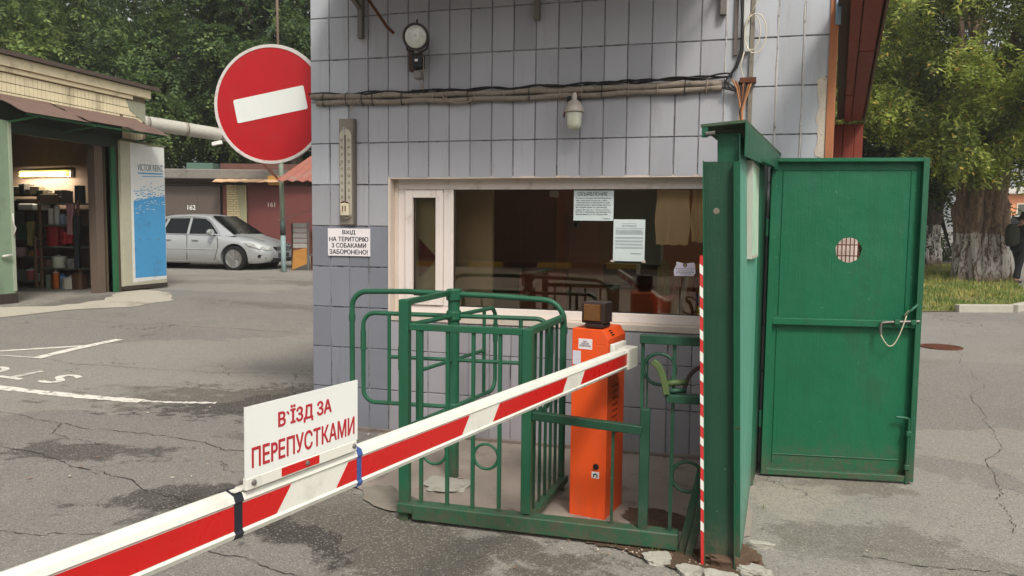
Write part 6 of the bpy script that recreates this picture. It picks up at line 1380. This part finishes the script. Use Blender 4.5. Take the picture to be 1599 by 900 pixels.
# right: the old whitewashed tree and its neighbours
x, y = 9.52, 18.3; z = gz(x, y)
t = thing('old_tree', 'huge gnarled tree with a whitewashed trunk and yellow green drooping foliage', 'tree', (x, y, z))
trunk(t, (x, y, z), .53, 3.2, BKW, .56, (-.03, 0), 110, 80, .30, flare=.28)
bl = [(x-.4, y, 6.9, 3.6, 3.0, 3.1), (x-2.3, y-1.8, 5.3, 1.5, 1.3, 1.5), (x+1.8, y-1.6, 5.6, 1.6, 1.4, 1.8), (x-.7, y-1.9, 4.0, 1.1, .9, .9), (x+.9, y-2.0, 3.9, 1.1, .9, 1.0), (x-2.9, y-.5, 6.4, 1.3, 1.4, 1.6), (x+.1, y-2.3, 6.6, 2.6, 1.2, 1.9), (x-1.6, y-1.8, 3.3, .7, .6, .55)]
cc = crown(t, bl, 170, .56, 46, LFR, (.145, .052), .4, 11, .8, 5); limbs(t, (x-.05, y, z+3.1), cc, BKW, 20, .26, 3)
x, y = 9.3, 23.4; z = gz(x, y)
t = thing('dark_tree', 'second darker tree with a pale streaked trunk standing behind the old one', 'tree', (x, y, z))
trunk(t, (x, y, z), .42, 4, bark_mat('second_bark', (86, 70, 58), 1.9), .4, (.3, 0), 40, 30, .18)
cc = crown(t, [(x, y, 7.6, 4.2, 3, 3.8), (x-2.4, y-1, 4.8, 1.9, 1.6, 1.6), (x+2.2, y-.5, 5.2, 1.8, 1.5, 1.8), (x-.4, y-1.2, 4.2, 1.8, 1.4, 1.0), (x+.6, y+2.4, 2.2, 3.0, .8, 2.2)], 320, .7, 24, LFRD, (.17, .07), .45, 9, .6, 6); limbs(t, (x, y, z+3.8), cc, BKD, 14, .2, 4)
x, y = 6.6, 22; z = gz(x, y)
t = thing('dark_tree', 'dark bushy tree filling the gap beside the red board eave', 'tree', (x, y, z)); trunk(t, (x, y, z), .3, 3, BKD, seg=16, rings=12)
crown(t, [(x, y, 5.5, 2.6, 2, 3.4), (x+1, y-.8, 2.8, 1.9, 1.3, 1.9), (x+.4, y, 8.5, 2.6, 2, 2.4)], 260, .65, 22, LFRD, (.17, .07), .45, 9, .6, 8)
x, y = 17.5, 33; z = gz(x, y)
t = thing('small_tree', 'thin pale leaved tree before the orange building at the right edge', 'tree', (x, y, z)); trunk(t, (x, y, z), .15, 4, BKD, seg=12, rings=8)
crown(t, [(x, y, 6.8, 3.0, 2, 2.6), (x-1.4, y-.5, 5.6, 1.5, 1.5, 1.2)], 90, .55, 16, leaf_mat('pale_far_leaf', (96, 104, 56), (150, 150, 90), (206, 200, 140), .8), (.2, .08), .5, 7, .5, 9)

# ================================================================ VERGE, KERB, ROAD ON THE RIGHT
VG = NT('dry_verge'); c_ = VG.mix(VG.step(VG.noise(1.6, 6, .7), .4, .62), srgb(128, 112, 66), srgb(96, 104, 50)); c_ = VG.mix(VG.step(VG.noise(5, 6, .7), .58, .7), c_, srgb(150, 128, 92)); VG.base(c_); VG.rough(.95); VG.bump(VG.noise(30, 5), .8, .03)
vpoly = [(4.0, 9.3), (6.83, 10.0), (7.9, 10.35), (8.35, 11.0), (8.9, 12.8), (9.6, 15.2), (10.6, 19), (11.4, 24), (3.5, 26), (3.0, 14)]
struct(sheet('grass_verge', vpoly, .012, VG.m, 4, .05))
def grass():
    r = np.random.default_rng(3); n = 30000; P = []
    X = r.uniform(3.4, 11.2, n*3); Y = 9.4+14*r.uniform(0, 1, n*3)**1.6
    poly = np.array(vpoly); ins = np.zeros(len(X), bool); j = len(poly)-1
    for i in range(len(poly)):
        xi, yi = poly[i]; xj, yj = poly[j]; c = ((yi > Y) != (yj > Y)) & (X < (xj-xi)*(Y-yi)/(yj-yi+1e-12)+xi); ins ^= c; j = i
    keep = ins & (np.sin(X*2.1+1)*np.sin(Y*1.7)+r.normal(size=len(X))*.6 > -.3); X, Y = X[keep][:n], Y[keep][:n]; n = len(X)
    Z = np.array([gz(a, b) for a, b in zip(X, Y)])+.01; a = r.uniform(0, 2*PI, n); h = r.uniform(.03, .12, n)*(1+.6*(np.abs(np.hypot(X-9.6, Y-18.3)-1.0) < .5)); w_ = .008+.006*r.random(n)
    V = np.empty((n, 3, 3)); V[:, 0] = np.c_[X-w_*np.cos(a), Y-w_*np.sin(a), Z]; V[:, 1] = np.c_[X+w_*np.cos(a), Y+w_*np.sin(a), Z]; V[:, 2] = np.c_[X+r.normal(size=n)*.03, Y+r.normal(size=n)*.03, Z+h]
    me = bpy.data.meshes.new('grass'); me.vertices.add(3*n); me.vertices.foreach_set('co', V.ravel()); me.loops.add(3*n); me.loops.foreach_set('vertex_index', np.arange(3*n, dtype=np.int32)); me.polygons.add(n); me.polygons.foreach_set('loop_start', np.arange(0, 3*n, 3, dtype=np.int32)); me.polygons.foreach_set('loop_total', np.full(n, 3, dtype=np.int32)); me.update(calc_edges=True)
    s = NT('grass_blade'); rr = s.t.nodes.new('ShaderNodeNewGeometry').outputs['Random Per Island']; c = s.mix(rr, srgb(86, 108, 36), srgb(170, 156, 84)); s.base(s.mix(s.step(s.noise(1.1, 3), .4, .6), c, srgb(88, 112, 38))); s.rough(.7); me.materials.append(s.m)
    o = mesh_obj('grass', me); o['kind'] = 'stuff'; o['label'] = 'dry yellow green grass around the old tree trunk'; o['category'] = 'grass'
grass()
KB = plain('kerb_concrete', (172, 166, 152), .9, var=.15, dirt=(118, 108, 92), dirt_amt=.6, bump=.5)
for i, (a, c, lab) in enumerate((((6.86, 9.98), (7.78, 10.25), 'long grey kerbstone in front of the grass beyond the gate'), ((7.84, 10.28), (8.45, 11.15), 'kerbstone turning away at the right edge of the grass'), ((8.47, 11.2), (8.75, 12.15), 'kerbstone behind the turned one at the right edge'))):
    za = gz(*a); bm_ = MB().bar((a[0], a[1], za+.03), (c[0], c[1], gz(*c)+.03), .14, .2).build('kerbstone', KB, bevel=.012, seg=2); tag(bm_, lab, 'kerbstone', 'kerbstones along the verge')
# leaves on the verge
# orange building and car far at the right
p = atD(32.5, 46, 0); TO = Matrix((RV_, FV, Vector((0, 0, 1)))).transposed().to_4x4(); TO.translation = (p.x, p.y, gz(p.x, p.y)-.1)
t = thing('orange_building', 'low orange rendered building with a pale roof at the right edge', 'building', tuple(TO.translation))
ow = MB().box(-3.2, 12, 0, 2, 0, 2.65, TO).build('wall', plain('orange_render', (226, 152, 112), .85), t); MB().box(-3.4, 12.2, -.5, 2.2, 2.66, 3.05, TO).build('roof', plain('pale_roof', (196, 190, 182), .8, var=.15), t, bevel=.03)
fr_ = MB().box(-2.55, -1.9, -.06, .0-.001, 1.35, 2.15, TO).build('window', plain('window_cream', (226, 206, 180), .6), t); MB().box(-2.47, -1.98, -.08, -.061, 1.43, 2.07, TO).build('pane', plain('dim_pane', (84, 84, 78), .2), fr_)
for x0 in (2.5, 6.5): f2 = MB().box(x0, x0+.9, -.06, -.001, 1.35, 2.15, TO).build('window', MC['window_cream'], t); MB().box(x0+.08, x0+.82, -.08, -.061, 1.43, 2.07, TO).build('pane', MC['dim_pane'], f2)
p = atD(25.1, 38, 0); c2 = math.atan2(-5.0-p.y, 2.88-p.x)+.12
car((p.x-4.6*math.cos(c2)*.5, p.y-4.6*math.sin(c2)*.5, gz(p.x, p.y)-.02), c2, plain('white_car_paint', (206, 210, 214), .3, var=.03, bump=0), 'white car parked facing this way behind the old tree')
# person
def person(loc, ang):
    t = thing('person', 'person in black jacket and trousers walking with a large dark backpack', 'person', loc)
    T = Matrix.Translation(loc) @ Matrix.Rotation(ang, 4, 'Z')
    def skin(name, pts, edges, rad, m, root=0, sub=2):
        me = bpy.data.meshes.new(name); o0 = Vector(loc); me.from_pydata([tuple((T @ Vector(p))-o0) for p in pts], edges, []); me.materials.append(m); o = mesh_obj(name, me, t)
        me.skin_vertices or None
        o.modifiers.new('skin', 'SKIN')
        if not me.skin_vertices: me.attributes
        for i, v in enumerate(me.skin_vertices[0].data): v.radius = (rad[i], rad[i]) if not isinstance(rad[i], tuple) else rad[i]; v.use_root = (i == root)
        sb = o.modifiers.new('sub', 'SUBSURF'); sb.levels = sub; sb.render_levels = sub
        dg = bpy.context.evaluated_depsgraph_get(); dg.update(); nm = bpy.data.meshes.new_from_object(o.evaluated_get(dg)); o.modifiers.clear(); o.data = nm; nm.polygons.foreach_set('use_smooth', [True]*len(nm.polygons)); 
        nm.materials.clear(); nm.materials.append(m); return o
    SK = plain('skin', (176, 128, 104), .55, var=.05); JK = plain('black_jacket', (24, 24, 28), .8, var=.3, bump=.5, sc=8); TR = plain('black_trousers', (28, 28, 32), .85, var=.2); BO = plain('dark_boot', (36, 34, 32), .6); BP = plain('dark_olive_backpack', (44, 44, 34), .85, var=.3)
    # x forward, y left
    P = [(0, 0, .95), (0, 0, 1.12), (.01, 0, 1.3), (.03, 0, 1.45), (.05, 0, 1.53), (.08, 0, 1.60), (.09, 0, 1.68),
         (.01, .1, .9), (.12, .11, .5), (.10, .11, .09), (.22, .12, .04), (.01, -.1, .9), (-.10, -.11, .5), (-.22, -.11, .12), (-.12, -.12, .05),
         (.02, .19, 1.40), (-.02, .23, 1.12), (.12, .22, .9), (.02, -.19, 1.40), (.06, -.23, 1.12), (.22, -.21, .93)]
    E_ = [(0, 1), (1, 2), (2, 3), (3, 4), (4, 5), (5, 6), (0, 7), (7, 8), (8, 9), (9, 10), (0, 11), (11, 12), (12, 13), (13, 14), (3, 15), (15, 16), (16, 17), (3, 18), (18, 19), (19, 20)]
    R_ = [(.11, .15), (.11, .14), (.12, .16), (.09, .13), .055, .085, .08, .085, .062, .04, .035, .085, .062, .04, .035, .06, .045, .028, .06, .045, .028]
    body = skin('body', P, E_, R_, SK)
    skin('jacket', [(0, 0, .84), (0, 0, 1.0), (.0, 0, 1.2), (.02, 0, 1.38), (.05, 0, 1.545), (.02, .2, 1.39), (-.02, .245, 1.12), (.10, .225, .94), (.02, -.2, 1.39), (.06, -.245, 1.12), (.19, -.215, .97)], [(0, 1), (1, 2), (2, 3), (3, 4), (3, 5), (5, 6), (6, 7), (3, 8), (8, 9), (9, 10)], [(.15, .19), (.14, .18), (.15, .19), (.13, .17), .085, .085, .07, .05, .085, .07, .05], JK, 1)
    skin('trousers', [(0, 0, .92), (.01, .1, .85), (.12, .11, .5), (.10, .11, .09), (.01, -.1, .85), (-.10, -.11, .5), (-.21, -.11, .11)], [(0, 1), (1, 2), (2, 3), (0, 4), (4, 5), (5, 6)], [(.13, .16), .11, .085, .07, .11, .085, .07], TR)
    for s, q in ((1, ((.07, .11, .05), (.16, .115, .04), (.25, .12, .03))), (-1, ((-.22, -.11, .09), (-.13, -.115, .06), (-.05, -.12, .03)))): skin('boot', list(q), [(0, 1), (1, 2)], [.055, .05, .04], BO, 0, 1)
    skin('hair', [(.06, 0, 1.705), (.10, 0, 1.73), (.015, 0, 1.64)], [(0, 1), (0, 2)], [.098, .085, .085], BLACK); 
    hd_ = MB()
    for s in (-1, 1): hd_.lathe((0, 0, 0), [(.0, -.008), (.01, 0), (.0, .008)], 8, 'X', T @ Matrix.Translation((.165, s*.032, 1.645))); 
    hd_.build('eye', BLACK, t)
    MB().lathe((0, 0, 0), [(.0, .03), (.012, .0), (.016, -.01)], 8, 'X', T @ Matrix.Translation((.165, 0, 1.62))).build('nose', SK, t)
    for s in (-1, 1):
        x0, y0, z0 = (.12, .22, .88) if s > 0 else (.22, -.21, .91)
        skin('hand', [(x0, y0, z0), (x0+.02, y0, z0-.08)]+[(x0+.015+.018*k, y0-s*.01, z0-.15-.012*(k in (1, 2))) for k in range(4)]+[(x0+.065, y0-s*.02, z0-.08)], [(0, 1), (1, 2), (1, 3), (1, 4), (1, 5), (0, 6)], [.03, .034, .011, .011, .011, .01, .013], SK, 0, 1)
    skin('backpack', [(-.22, 0, .98), (-.27, 0, 1.18), (-.25, 0, 1.42), (-.2, 0, 1.5)], [(0, 1), (1, 2), (2, 3)], [(.13, .17), (.16, .2), (.15, .19), (.1, .15)], BP, 1)
    b_ = MB()
    for s in (-1, 1): b_.tube([T @ Vector(p) for p in ((-.12, s*.11, 1.46), (.02, s*.13, 1.53), (.15, s*.12, 1.42), (.17, s*.12, 1.25), (.02, s*.2, 1.05), (-.15, s*.14, 1.0))], .02, 6)
    b_.build('strap', BP, t, smooth=True)
p = atD(12.98, 19.7, 0); person((p.x, p.y, gz(p.x, p.y)), math.atan2(RV_.y, RV_.x)+.25)

# ================================================================ WHAT THE WINDOW REFLECTS (behind the camera)
t = thing('brick_block', 'long dark brick block standing across the road and mirrored in the office window', 'building', (2, -24, 0))
bw = MB().box(-22, 22, -32, -24, 0, 5.5).build('wall', plain('dark_red_brick', (124, 98, 82), .9), t); MB().box(-22.3, 22.3, -32, -23.6, 5.5, 5.8).build('roof', GREY, t)
for k in range(5): MB().box(-19+k*8, -15.4+k*8, -23.99, -23.95, 0, 2.6).build('roller_door', plain('roller_door_grey', (120, 112, 104), .7), t)
t = thing('striped_guard_rail', 'low yellow and black striped guard rail mirrored in the office window', 'guard rail', (-.5, -14.4, 0))
a, c = Vector((-6, -13.0, .55)), Vector((6, -15.9, .55)); YL = plain('rail_yellow', (190, 156, 60), .6)
for k in range(14): MB().bar(a.lerp(c, k/14), a.lerp(c, (k+1)/14), .12, .13).build('rail_segment', YL if k % 2 else BLACK, t)
for k in (0, .33, .66, 1): q = a.lerp(c, k); MB().box(q.x-.05, q.x+.05, q.y-.05, q.y+.05, 0, .46).build('post', STEEL, t)
for k, (x, y, lab) in enumerate(((-9, -19, 'broad tree across the road by the left end of the brick block'), (9, -20, 'broad tree across the road by the right end of the brick block'))):
    bigtree(x, y, lab, LFL2, [(0, 0, 6, 4, 3.5, 3.2)], 120, 80+k, leaf=(.34, .2), spray=.7, nl=6, nsp=14, cr=1.0)

# ================================================================ THE AIR
hz = MB().box(-410, 410, -410, 810, -1.2, 16.5).build('haze'); hz['kind'] = 'stuff'
hm = bpy.data.materials.new('thin_air'); hm.use_nodes = True; ht = hm.node_tree; ht.nodes.clear()
pv = ht.nodes.new('ShaderNodeVolumePrincipled'); pv.inputs['Density'].default_value = .0016; pv.inputs['Color'].default_value = (.86, .88, .86, 1); pv.inputs['Anisotropy'].default_value = .3
ho = ht.nodes.new('ShaderNodeOutputMaterial'); ht.links.new(pv.outputs[0], ho.inputs['Volume']); hz.data.materials.append(hm)
